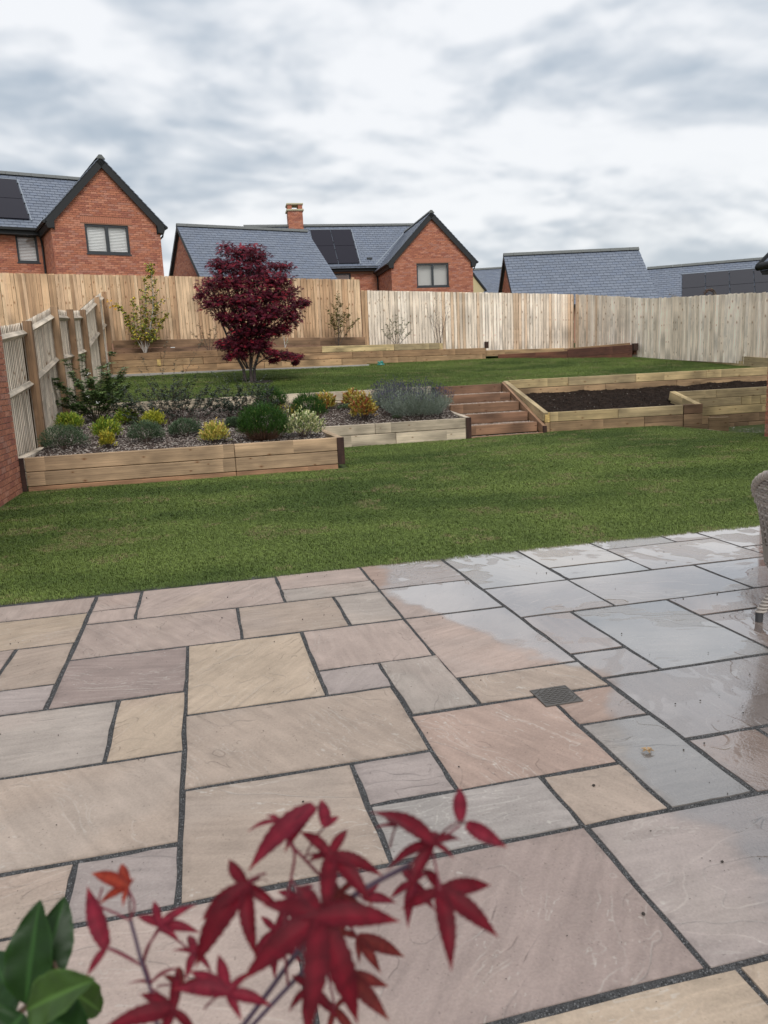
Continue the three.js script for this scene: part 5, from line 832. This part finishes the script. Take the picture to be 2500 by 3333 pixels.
{ // Japanese maple on the upper lawn
  seed(341); const base = [1.3, upperY(-20) - 0.03, -20.0], t = plant('maple_tree', 'dark crimson Japanese maple on the upper lawn', 'tree', base), L = new Leaves(), S = new Leaves();
  const C = [[340, 160, 60], [430, 190, 80], [520, 190, 90], [590, 220, 70], [280, 290, 80], [380, 290, 110], [500, 300, 110], [600, 310, 80], [700, 310, 60], [790, 300, 50], [190, 430, 80], [290, 400, 90], [400, 420, 110], [520, 430, 120], [640, 410, 100], [740, 400, 75], [130, 500, 50], [170, 570, 60], [260, 540, 90], [380, 560, 100], [500, 560, 110], [620, 530, 110], [740, 500, 100], [830, 480, 60], [860, 580, 75], [915, 580, 36], [260, 660, 55], [350, 690, 80], [460, 680, 100], [580, 660, 100], [700, 640, 100], [800, 680, 75], [400, 790, 80], [330, 860, 85], [480, 800, 100], [590, 780, 90], [700, 770, 75], [775, 755, 45], [265, 875, 50], [380, 900, 85], [480, 890, 75], [560, 880, 70], [620, 950, 55], [700, 965, 60], [780, 985, 50], [840, 990, 42], [300, 970, 45], [420, 960, 40], [640, 1015, 30], [812, 1035, 22]];
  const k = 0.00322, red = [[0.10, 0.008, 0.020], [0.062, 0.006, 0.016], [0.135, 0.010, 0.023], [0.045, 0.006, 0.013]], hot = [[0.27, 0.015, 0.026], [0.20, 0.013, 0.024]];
  const leaf5 = (p, out, col, s) => { const face = unit(out[0] * .5 + rr(-.5, .5), .7, out[2] * .5 + .35 + rr(-.5, .5)), ax = unit(out[0] + rr(-.7, .7), rr(-.9, .1), out[2] + rr(-.7, .7)); const sx = unit(ax[1] * face[2] - ax[2] * face[1], ax[2] * face[0] - ax[0] * face[2], ax[0] * face[1] - ax[1] * face[0]); for (const [a, l] of [[0, 1], [.62, .86], [-.62, .86], [1.25, .6], [-1.25, .6]]) { const c = Math.cos(a), q = Math.sin(a); L.leaf(p, unit(ax[0] * c + sx[0] * q, ax[1] * c + sx[1] * q, ax[2] * c + sx[2] * q), face, s * l, s * .2, jit(col, .2), .1); } };
  for (const [u, v, r] of C) {
    const cx = 0.126 + (u - 88) * k - base[0], cy = 4.60 - (v - 118) * 0.00318 - base[1], R = r * k, room = Math.sqrt(Math.max(0.05, 1 - Math.pow((cx - 0.1) / 1.55, 2) - Math.pow((cy - 1.9) / 2.1, 2))) * 1.15;
    const sub = R > 0.22 ? 4 : 2;
    for (let q = 0; q < sub; q++) {
      const cz = q === 0 ? room * 0.75 * rr(.4, 1) : rr(-1, 1) * room, n = Math.round(30 + R * 205);
      S.stem([[cx * 0.25, 0.9 + cy * 0.12, cz * 0.25], [cx * 0.7, cy * 0.72 + 0.2, cz * 0.7], [cx, cy - R * 0.2, cz]], 0.014, 0.004, [0.07, 0.05, 0.045], 4);
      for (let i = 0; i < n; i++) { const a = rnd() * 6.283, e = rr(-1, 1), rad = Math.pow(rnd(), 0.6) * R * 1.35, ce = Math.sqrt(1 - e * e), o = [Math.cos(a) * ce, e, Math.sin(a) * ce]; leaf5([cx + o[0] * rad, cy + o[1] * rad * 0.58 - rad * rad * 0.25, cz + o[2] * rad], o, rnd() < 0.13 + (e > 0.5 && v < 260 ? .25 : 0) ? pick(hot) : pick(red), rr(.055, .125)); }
    }
  }
  for (const p of [[-.12, .0, 0], [.02, 0, .03], [.1, 0, -.03]]) S.stem([[p[0], -.05, p[2]], [p[0] * 1.3 + rr(-.02, .02), .35, p[2]], [p[0] * 3.2, .85, p[2] * 2], [p[0] * 5, 1.5, p[2] * 4], [p[0] * 6, 2.2, p[2] * 5]], .045, .016, [.115, .09, .085], 7);
  for (const [x, y, z] of [[-.75, 1.0, .1], [.9, .75, .1], [-.45, 1.3, -.4], [.5, 1.4, .4], [-.3, .75, .2]]) S.stem([[x * .08, .35, z * .08], [x * .35, y * .72, z * .4], [x, y, z]], .022, .007, [.10, .08, .075], 6);
  foliagePart(t, L, leafMat, 'crown'); foliagePart(t, S, barkMat, 'trunk');
  const soil = new THREE.CircleGeometry(0.42, 22); soil.rotateX(-Math.PI / 2); soil.scale(1.0, 1, 0.85); const m = obj('bare_soil', soil, std({ color: rgb([.028, .022, .018]), roughness: 1 })); m.position.set(1.5, upperY(-19.8) + 0.004, -19.8); m.rotation.x = Math.atan(0.085); struct(m);
}
{ // small leafy arch and tuft beyond the right fence
  seed(351); const t = plant('climbing_plant', 'arched dried climber showing above the right fence', 'plant', [15.34, 1.4, -21.0]), L = new Leaves(), S = new Leaves(), put = leafPut(L, [[0.16, 0.10, 0.06], [0.12, 0.13, 0.06], [0.28, 0.08, 0.06], [0.3, 0.24, 0.2]], .05, .022);
  for (const o of [0, .04]) { const pts = []; for (let i = 0; i <= 16; i++) { const a = Math.PI * i / 16; pts.push([-Math.cos(a) * (.17 + o), i === 0 || i === 16 ? 0.1 : 1.70 + Math.sin(a) * (.20 + o), o]); } S.stem(pts, .012, .012, [.10, .07, .05], 5); for (let i = 0; i < 120; i++) { const a = Math.PI * rnd(); put([-Math.cos(a) * .19 + rr(-.03, .03), 1.7 + Math.sin(a) * .22 + rr(-.03, .03), rr(-.04, .06)]); } }
  foliagePart(t, L); foliagePart(t, S, barkMat, 'hoop');
  dome('dry_bush', 'brown bush top just showing above the right fence', 'bush', [14.75, 2.2, -22.0], .4, .95, { n: 300, cols: [[.2, .14, .09], [.14, .12, .07]], len: .05, wid: .02, up: .8, loose: true });
}
{ // small things on the lawn and timber
  const s = thing('lawn_sprinkler', 'small teal plastic sprinkler head lying on the upper lawn', 'sprinkler', [5.45, upperY(-23.0) + 0.02, -23.0]); const teal = std({ color: rgb([.02, .19, .15]), roughness: .4 });
  obj('base', new THREE.CylinderGeometry(.10, .12, .05, 14).translate(0, .025, 0), teal, s); obj('head', new THREE.SphereGeometry(.055, 12, 8).translate(.03, .075, 0), teal, s); obj('nozzle', new THREE.CylinderGeometry(.02, .025, .09, 8).rotateZ(1.2).translate(-.06, .08, .02), std({ color: rgb([.05, .28, .22]), roughness: .4 }), s);
  const g = new THREE.DodecahedronGeometry(.05, 0), p = g.attributes.position; for (let i = 0; i < p.count; i++) p.setXYZ(i, p.getX(i) * (1 + .2 * Math.sin(p.getY(i) * 60)), p.getY(i) * .75, p.getZ(i)); const st = obj('stone', g, std({ color: rgb([.03, .022, .02]), roughness: .9 })); st.position.set(-2.44, .497, -12.9); tag(st, 'dark lump of stone resting on the left sleeper of the bed', 'stone');
}
// ---------------------------------------------------------------- wicker chair at the right edge
{
  seed(401); const t = thing('wicker_chair', 'grey wicker tub chair at the right edge of the wet paving', 'chair', [3.175, 0, -3.30], 0.7);
  const cane = [[.36, .31, .27], [.28, .245, .215], [.44, .39, .345]].map((c) => std({ color: rgb(c), roughness: .6 })), R = (y) => .30 + .085 * sstep(.30, .86, y) + .02 * sstep(.84, .9, y);
  const shape = (a, y, off) => { const r = R(y) + off; return v3(Math.cos(a) * r, y, Math.sin(a) * r * .95); }; // open towards +x
  const a0 = 0.75, a1 = 2 * Math.PI - 0.75, rim = (a) => .60 + .26 * Math.pow(Math.max(0, -Math.cos(a)), .7);
  let row = 0; for (let y = .30; y < .86; y += .0165, row++) { // woven bands
    const seg = 120, pts = []; let run = []; for (let i = 0; i <= seg; i++) { const a = mix(a0, a1, i / seg); if (y < rim(a) - .01) run.push(shape(a, y, .0075 * Math.sin(i * Math.PI / 2 + row * Math.PI))); } if (run.length < 6) continue;
    obj('weave_band', new THREE.TubeGeometry(new THREE.CatmullRomCurve3(run), run.length * 2, .0075, 5), cane[row % 3], t);
  }
  for (let i = 0; i <= 30; i++) { const a = mix(a0, a1, i / 30); obj('upright', new THREE.TubeGeometry(new THREE.LineCurve3(shape(a, .28, 0), shape(a, rim(a), 0)), 4, .006, 5), cane[1], t); }
  const rp = []; for (let i = 0; i <= 90; i++) { const a = mix(a0, a1, i / 90); rp.push(shape(a, rim(a), 0)); } obj('rim', new THREE.TubeGeometry(new THREE.CatmullRomCurve3(rp), 120, .022, 10), cane[2], t);
  const wr = []; for (let i = 0; i <= 1100; i++) { const q = i / 1100, a = mix(a0, a1, q), c = shape(a, rim(a), 0), b = q * 90 * Math.PI; wr.push(v3(c.x + Math.cos(a) * Math.cos(b) * .024, c.y + Math.sin(b) * .024, c.z + Math.sin(a) * Math.cos(b) * .024)); } obj('rim_wrap', new THREE.TubeGeometry(new THREE.CatmullRomCurve3(wr), 2200, .0055, 4), cane[0], t);
  obj('seat', new THREE.CylinderGeometry(.31, .30, .09, 40).translate(0, .36, 0), cane[1], t); obj('cushion', new THREE.CylinderGeometry(.28, .29, .07, 36).translate(0.02, .44, 0), std({ color: rgb([.3, .29, .28]), roughness: .9 }), t);
  for (const [x, z] of [[-.2, .24], [.24, .24], [-.2, -.24], [.24, -.24]]) { const A = v3(x * .55, .33, z * .55), B = v3(x * 1.12, .05, z * 1.12), leg = obj('leg', new THREE.TubeGeometry(new THREE.LineCurve3(A, B), 2, .02, 8), cane[1], t); const pts = []; for (let i = 0; i <= 160; i++) { const q = i / 160, p = A.clone().lerp(B, q), b = q * 32 * Math.PI; pts.push(v3(p.x + Math.cos(b) * .0235, p.y, p.z + Math.sin(b) * .0235)); } obj('leg_wrap', new THREE.TubeGeometry(new THREE.CatmullRomCurve3(pts), 500, .0065, 4), cane[2], leg); obj('foot', new THREE.CylinderGeometry(.021, .019, .055, 12).translate(x * 1.13, .0285, z * 1.13), std({ color: rgb([.05, .05, .052]), roughness: .5 }), leg); }
}
// ---------------------------------------------------------------- plants right in front of the camera
const FG = {"L":[[[0.0371,1.1532,-0.3546],[[-0.0069,1.1319,-0.3482],[0.0263,1.122,-0.3197],[0.0519,1.1087,-0.3269],[0.0804,1.1473,-0.3487],[0.0082,1.1548,-0.3742],[0.0606,1.1486,-0.3692],[0.0289,1.1535,-0.3879]],0,[0.0283,1.1235,-0.3718]],[[0.0024,1.1519,-0.3938],[[-0.0327,1.1148,-0.3843],[0.0025,1.1251,-0.3677],[-0.0083,1.1553,-0.4178],[-0.0266,1.134,-0.397],[0.0195,1.1415,-0.3826],[0.0152,1.1423,-0.4099]],0,[0.0136,1.1448,-0.4107]],[[0.0514,1.1537,-0.4037],[[0.0364,1.1612,-0.4243],[0.0421,1.1378,-0.3714],[0.082,1.1416,-0.3942],[0.0716,1.1351,-0.3797],[0.0662,1.1585,-0.422],[0.0372,1.1445,-0.4156]],0,[0.037,1.1407,-0.4254]],[[0.1085,1.1642,-0.382],[[0.0792,1.151,-0.3862],[0.0894,1.1489,-0.3678],[0.0795,1.1703,-0.4212],[0.1334,1.154,-0.3951],[0.1154,1.1609,-0.4006],[0.119,1.1587,-0.3733]],0,[0.0991,1.1392,-0.4002]],[[0.1064,1.1476,-0.3636],[[0.103,1.1227,-0.3334],[0.134,1.128,-0.3429],[0.1389,1.1431,-0.3656],[0.0838,1.1383,-0.367],[0.1028,1.1485,-0.3855]],0,[0.1089,1.1576,-0.3858]],[[0.0471,1.1712,-0.4289],[[0.001,1.1413,-0.4234],[0.0246,1.1511,-0.4198],[0.0179,1.1534,-0.4322]],1,[0.0561,1.1519,-0.444]],[[0.0261,1.1571,-0.4415],[[0.0051,1.1566,-0.4411],[0.0175,1.1569,-0.4539],[0.0411,1.1558,-0.4482]],1,[0.0348,1.1287,-0.4549]],[[-0.0137,1.1006,-0.3771],[[-0.0174,1.1086,-0.4004],[-0.0429,1.1053,-0.3848],[0.0103,1.0934,-0.3702],[-0.0067,1.0937,-0.3637],[0.0005,1.105,-0.3851],[-0.0341,1.1072,-0.3936]],1,[-0.0277,1.0766,-0.3966]],[[0.0685,1.0764,-0.4265],[[0.098,1.0628,-0.417],[0.0801,1.0604,-0.4102],[0.0669,1.0673,-0.4146],[0.0586,1.0736,-0.4387]],2,[0.0629,1.0716,-0.4477]],[[0.0565,1.0769,-0.398],[[0.0809,1.0683,-0.3907],[0.0765,1.0606,-0.3745],[0.0653,1.0665,-0.3835],[0.0458,1.0734,-0.4103]],2,[0.0491,1.0631,-0.418]],[[0.0495,1.0403,-0.4134],[[0.042,1.0302,-0.4028],[0.0615,1.0293,-0.3981],[0.0398,1.0403,-0.4261],[0.0589,1.0394,-0.4215]],2,[0.0485,1.0477,-0.436]],[[-0.0521,1.1036,-0.4388],[[-0.0561,1.11,-0.4567],[-0.0293,1.1099,-0.4452],[-0.0278,1.0992,-0.4324],[-0.0675,1.1043,-0.453],[-0.0402,1.1013,-0.4252]],1,[-0.0661,1.0671,-0.4559]],[[-0.0703,1.1213,-0.457],[[-0.0768,1.1252,-0.4801],[-0.095,1.1259,-0.474],[-0.091,1.1116,-0.4599],[-0.0737,1.1161,-0.4463],[-0.0673,1.1211,-0.4667]],3,[-0.0736,1.0874,-0.472]],[[-0.0853,1.0918,-0.4443],[[-0.0982,1.1175,-0.4731],[-0.097,1.0824,-0.4347],[-0.0928,1.1023,-0.4585]],1,[-0.0674,1.0642,-0.4556]],[[-0.0434,1.0926,-0.3825],[[-0.081,1.0942,-0.381],[-0.0625,1.0958,-0.398],[-0.0406,1.1011,-0.4044],[-0.0509,1.0922,-0.3632],[-0.0312,1.0783,-0.3768],[-0.0706,1.0921,-0.3887]],0,[-0.0568,1.0893,-0.4058]],[[-0.0591,1.0764,-0.4247],[[-0.0738,1.0776,-0.4284],[-0.0533,1.074,-0.4334],[-0.0414,1.0792,-0.4316]],1,[-0.0649,1.0737,-0.4465]],[[-0.0427,1.0649,-0.4292],[[-0.0451,1.0652,-0.4507],[-0.0257,1.0631,-0.4353],[-0.0193,1.0619,-0.4232],[-0.0543,1.0673,-0.4428],[-0.0496,1.0582,-0.419]],2,[-0.0592,1.0509,-0.4512]],[[0.1279,1.1703,-0.3891],[[0.1349,1.1801,-0.4103]],1,[0.1159,1.1457,-0.408]],[[0.1313,1.1683,-0.388],[[0.15,1.1599,-0.3715]],1,[0.1334,1.156,-0.406]],[[0.0521,1.1586,-0.4253],[[0.0541,1.1662,-0.4472],[0.0632,1.1598,-0.4334]],1,[0.0414,1.1306,-0.4433]],[[0.0928,1.1625,-0.4062],[[0.0803,1.1637,-0.4093],[0.0886,1.1625,-0.4176],[0.0939,1.1613,-0.4057]],1,[0.092,1.1382,-0.4226]],[[0.0745,1.1007,-0.4298],[[0.0953,1.0978,-0.4244],[0.0874,1.1039,-0.4379]],1,[0.067,1.0875,-0.4499]],[[0.0324,1.1161,-0.4217],[[0.013,1.1008,-0.4127],[0.0283,1.099,-0.3984],[0.047,1.1053,-0.4057],[0.0199,1.115,-0.4348],[0.0449,1.1124,-0.4389]],1,[0.0305,1.1156,-0.4429]],[[0.0558,1.1242,-0.4074],[[0.0407,1.1152,-0.4091],[0.0532,1.1099,-0.3843],[0.073,1.1135,-0.3908],[0.0701,1.1268,-0.415],[0.0504,1.1212,-0.4289]],2,[0.0629,1.1067,-0.4232]],[[0.018,1.0827,-0.4394],[[0.0013,1.0667,-0.4402],[0.0134,1.0675,-0.4166],[0.032,1.0689,-0.423],[0.0089,1.0864,-0.4527],[0.034,1.0756,-0.4552]],1,[0.0259,1.0814,-0.4582]],[[0.0327,1.0854,-0.3843],[[0.0178,1.0722,-0.3852],[0.0266,1.0738,-0.3626],[0.0461,1.0757,-0.3688],[0.0225,1.0862,-0.3973],[0.0458,1.0786,-0.4008]],0,[0.031,1.0939,-0.4072]],[[-0.034,1.0781,-0.4402],[[-0.0472,1.0817,-0.4439],[-0.0385,1.0783,-0.4203],[-0.0229,1.0745,-0.4264],[-0.0372,1.0776,-0.4617],[-0.024,1.0802,-0.4487]],1,[-0.0562,1.0795,-0.4665]],[[0.1029,1.1228,-0.4066],[[0.0861,1.1137,-0.4087],[0.0915,1.1103,-0.3859],[0.1111,1.112,-0.3921],[0.0994,1.1215,-0.4281],[0.1157,1.1232,-0.4142]],1,[0.1057,1.1205,-0.4264]]],"S":[[[[-0.01,1.0376,-0.4163],[0.0104,1.0614,-0.4162],[0.031,1.0939,-0.4072],[0.0603,1.1204,-0.4056],[0.0805,1.1316,-0.4031],[0.0992,1.1398,-0.4003]],0.0016],[[[-0.0051,1.0459,-0.4063],[0.0198,1.0695,-0.4051],[0.0355,1.084,-0.4043]],0.0014],[[[0.0211,1.0701,-0.4049],[0.0212,1.0919,-0.4091],[0.0233,1.1161,-0.4133],[0.0286,1.1352,-0.4158],[0.0319,1.152,-0.4183],[0.0276,1.1571,-0.4203]],0.0009],[[[0.0616,1.1136,-0.4144],[0.0459,1.1304,-0.4213],[0.0371,1.1413,-0.4255],[0.0327,1.1465,-0.4275]],0.001],[[[-0.0551,1.0678,-0.4013],[-0.0598,1.0736,-0.4244],[-0.0632,1.0878,-0.4279],[-0.0659,1.1039,-0.4317],[-0.0678,1.1143,-0.4341]],0.0011],[[[-0.0639,1.0836,-0.4325],[-0.075,1.0903,-0.4364],[-0.0839,1.0954,-0.4394]],0.0008],[[[-0.0639,1.0836,-0.4325],[-0.0607,1.0934,-0.4336],[-0.0522,1.1044,-0.4338]],0.0008],[[[-0.07,1.1038,-0.4483],[-0.0668,1.1134,-0.4494],[-0.0697,1.1232,-0.452]],0.0007],[[[-0.07,1.1038,-0.4483],[-0.0791,1.1091,-0.4514],[-0.0882,1.1148,-0.4546],[-0.0854,1.1249,-0.4559]],0.0007],[[[0.0958,1.1457,-0.3918],[0.1209,1.1635,-0.3894],[0.1277,1.1679,-0.3887]],0.0007]],"C":[[[-0.1567,0.9876,-0.5451],[-0.1362,1.0372,-0.5813],0.03,0],[[-0.1626,0.9879,-0.5361],[-0.1521,1.053,-0.5567],0.034,0],[[-0.1537,1.0075,-0.5065],[-0.1077,1.0493,-0.4726],0.03,1],[[-0.1365,0.9822,-0.5498],[-0.114,0.9464,-0.5585],0.024,1],[[-0.1504,0.9958,-0.5139],[-0.1116,0.9968,-0.4842],0.032,0],[[-0.1754,0.9771,-0.5369],[-0.2003,0.9875,-0.5656],0.034,0],[[-0.159,0.9973,-0.5162],[-0.1727,0.9933,-0.4977],0.034,0],[[-0.1579,0.9552,-0.5704],[-0.14,0.9245,-0.6021],0.022,0],[[-0.1863,0.9626,-0.5785],[-0.2104,0.9733,-0.6279],0.03,0]],"CS":[[[[-0.18,0.9515,-0.5435],[-0.1787,0.9666,-0.5461],[-0.1657,0.9776,-0.5452],[-0.1567,0.9876,-0.5451]],0.0022],[[[-0.1567,0.9876,-0.5451],[-0.1404,0.9973,-0.5432],[-0.1427,1.0102,-0.5462]],0.0015],[[[-0.1657,0.9776,-0.5452],[-0.1495,0.9849,-0.5429],[-0.1341,0.9906,-0.5404]],0.0016]]};
{
  seed(411); const t = thing('potted_maple', 'out of focus crimson maple sprig with pointed leaves in the foreground', 'plant', [0, 0, 0]);
  const tone = [[0.12, 0.003, 0.012], [0.17, 0.008, 0.025], [0.13, 0.012, 0.015], [0.25, 0.022, 0.015]], petiole = std({ color: rgb([.16, .02, .035]), roughness: .6 }), twig = std({ color: rgb([.075, .045, .075]), roughness: .6 });
  const mats = tone.map((c) => new THREE.MeshPhysicalMaterial({ color: rgb(c), roughness: .6, specularIntensity: .3, side: THREE.DoubleSide, vertexColors: true, transmission: .4, thickness: 0 }));
  // one lobe: a tapered, serrated, gently bent blade from the leaf's heart to its tip
  const lobe = (P, N, C, c, tip, wid, face) => {
    const A = v3(...c), B = v3(...tip), d = B.clone().sub(A), len = d.length(); d.normalize(); const s = face.clone().cross(d).normalize(), n = d.clone().cross(s).normalize(), K = 18, rows = [], ph = rr(0, 9), tw = rr(-.25, .25);
    for (let i = 0; i <= K; i++) { const q = i / K, w = wid * len * Math.max(0.004, (0.34 * (1 - q) + 2.45 * Math.pow(q, .95) * Math.pow(1 - q, 1.25) * .92)) * (i % 2 ? 1.06 : .95), p = A.clone().addScaledVector(d, q * len).addScaledVector(n, Math.sin(q * Math.PI) * len * .08 - q * q * len * .10); const up = n.clone().multiplyScalar(w * (.3 + tw * q)), dn = n.clone().multiplyScalar(w * (.3 - tw * q)); rows.push([p.clone().addScaledVector(s, w).add(up), p, p.clone().addScaledVector(s, -w).add(dn)]); }
    for (let i = 0; i < K; i++) for (let k = 0; k < 2; k++) { const q = [rows[i][k], rows[i][k + 1], rows[i + 1][k + 1], rows[i + 1][k]], nn = q[1].clone().sub(q[0]).cross(q[3].clone().sub(q[0])).normalize(); if (!(nn.lengthSq() > .5)) nn.copy(n); const ci = [[i, k], [i, k + 1], [i + 1, k + 1], [i + 1, k]]; for (const e of [0, 1, 2, 0, 2, 3]) { P.push(q[e].x, q[e].y, q[e].z); N.push(nn.x, nn.y, nn.z); const [ri, rk] = ci[e], b = vn(ri * .7 + ph, rk * 1.3 + ph * 3), v = (rk === 1 ? 1.45 : .78) * (.7 + .6 * b) * (ri % 3 === 0 && rk !== 1 ? 1.18 : 1), t = sstep(.82, 1, ri / K); C.push(v * (1 + .5 * t), v * (1 + 1.6 * t + (rk === 1 ? .5 : 0)), v); } }
  };
  for (const [c, tips, tn, stem] of FG.L) {
    const P = [], N = [], C = [], A = v3(...c), n = new THREE.Vector3(); for (let i = 0; i + 1 < tips.length; i++) { const x = v3(...tips[i]).sub(A), y = v3(...tips[i + 1]).sub(A), q = x.cross(y); if (q.dot(v3(-A.x, 1.435 - A.y, -A.z)) < 0) q.negate(); n.add(q); } if (n.lengthSq() < 1e-12) n.set(-A.x, 1.435 - A.y, -A.z); n.normalize();
    for (const e of tips) lobe(P, N, C, c, e, tips.length < 3 ? .25 : .195, n);
    const g = new THREE.BufferGeometry(); g.setAttribute('position', new THREE.Float32BufferAttribute(P, 3)); g.setAttribute('normal', new THREE.Float32BufferAttribute(N, 3)); g.setAttribute('color', new THREE.Float32BufferAttribute(C, 3));
    const leaf = obj('leaf', g, mats[tn], t); if (stem) obj('leaf_stalk', new THREE.TubeGeometry(new THREE.QuadraticBezierCurve3(A, A.clone().lerp(v3(...stem), .5).add(v3(0, .004, 0)), v3(...stem)), 8, .0007, 5), petiole, leaf);
  }
  for (const [pts, r] of FG.S) obj('stem', new THREE.TubeGeometry(new THREE.CatmullRomCurve3(pts.map((p) => v3(...p))), 20, r, 6), r > .001 ? twig : petiole, t);
  // trunk and pot below the frame
  const foot = v3(-.03, .34, -.36); for (const [i, r] of [[0, .003], [1, .0026], [4, .0022]]) { const e = v3(...FG.S[i][0][0]); obj('stem', new THREE.TubeGeometry(new THREE.CatmullRomCurve3([e, v3(mix(e.x, foot.x, .5), mix(e.y, foot.y, .35), mix(e.z, foot.z, .5)), v3(foot.x, .62, foot.z), foot]), 20, r, 6), twig, t); }
  const pot = new THREE.LatheGeometry([[0, 0], [.12, 0], [.165, .33], [.178, .33], [.178, .36], [.155, .36], [.15, .32], [0, .32]].map((p) => new THREE.Vector2(...p)), 36); obj('pot', pot.translate(-.03, .002, -.36), std({ color: rgb(srgb(120, 82, 62)), roughness: .8 }), t);
}
{
  seed(421); const t = thing('potted_camellia', 'glossy dark green camellia leaves in the bottom left foreground', 'plant', [0, 0, 0]);
  const mats = [[.014, .038, .009], [.04, .078, .018]].map((c) => new THREE.MeshPhysicalMaterial({ color: rgb(c), roughness: .36, specularIntensity: .35, side: THREE.DoubleSide, vertexColors: true })), twig = std({ color: rgb([.11, .07, .045]), roughness: .8 });
  for (const [b, e, w, tn] of FG.C) {
    const A = v3(...b), B = v3(...e), d = B.clone().sub(A), len = d.length(); d.normalize(); const face = v3(-A.x, 1.435 - A.y, -A.z).normalize().add(v3(rr(-.5, .5), .5, rr(-.2, .3))).normalize(), s = face.clone().cross(d).normalize(), n = d.clone().cross(s).normalize(); if (n.dot(face) < 0) n.negate(); const P = [], C = [], I = [], K = 16, M = 6;
    for (let i = 0; i <= K; i++) { const q = i / K, ww = w * .5 * Math.pow(Math.sin(Math.PI * Math.pow(q, .82)), .8) * (1 + .03 * (i % 2)) + .0006; for (let k = -M; k <= M; k++) { const f = k / M, p = A.clone().addScaledVector(d, q * len).addScaledVector(n, -len * .12 * q * q + Math.abs(f) * ww * .32 + .0012 * Math.sin(q * 20 + f * 3) * Math.abs(f)).addScaledVector(s, f * ww); P.push(p.x, p.y, p.z); const sv = (q * 8 - Math.abs(f) * 1.6 + 8) % 1, v = k === 0 ? 2.1 : Math.abs(k) === M ? 1.4 : (sv < .14 ? 1.25 : .95) * (.75 + .5 * vn(q * 9 + 3 + b[0] * 50, f * 5 + 9)); C.push(v, v, v * .9); } }
    const Wd = 2 * M + 1; for (let i = 0; i < K; i++) for (let k = 0; k < 2 * M; k++) { const a = i * Wd + k; I.push(a, a + 1, a + Wd + 1, a, a + Wd + 1, a + Wd); }
    const g = new THREE.BufferGeometry(); g.setAttribute('position', new THREE.Float32BufferAttribute(P, 3)); g.setAttribute('color', new THREE.Float32BufferAttribute(C, 3)); g.setIndex(I); g.computeVertexNormals(); obj('leaf', g, mats[tn], t);
  }
  for (const [pts, r] of FG.CS) obj('stem', new THREE.TubeGeometry(new THREE.CatmullRomCurve3(pts.map((p) => v3(...p))), 16, r, 7), twig, t);
  const e = v3(...FG.CS[0][0][0]); obj('stem', new THREE.TubeGeometry(new THREE.CatmullRomCurve3([e, v3(-.2, .9, -.55), v3(-.38, .6, -.62), v3(-.42, .34, -.62)]), 20, .004, 7), twig, t);
  obj('bud', new THREE.SphereGeometry(.006, 10, 8).scale(.8, 1.4, .8).translate(...FG.CS[1][0][1]), std({ color: rgb([.16, .2, .06]), roughness: .5 }), t);
  obj('pot', new THREE.LatheGeometry([[0, 0], [.13, 0], [.17, .33], [.185, .33], [.185, .36], [.16, .36], [.155, .32], [0, .32]].map((p) => new THREE.Vector2(...p)), 36).translate(-.42, .002, -.62), std({ color: rgb(srgb(70, 72, 74)), roughness: .7 }), t);
}

scene.traverse((o) => { if (o.isMesh) { o.castShadow = true; o.receiveShadow = true; } });
renderer.render(scene, camera);
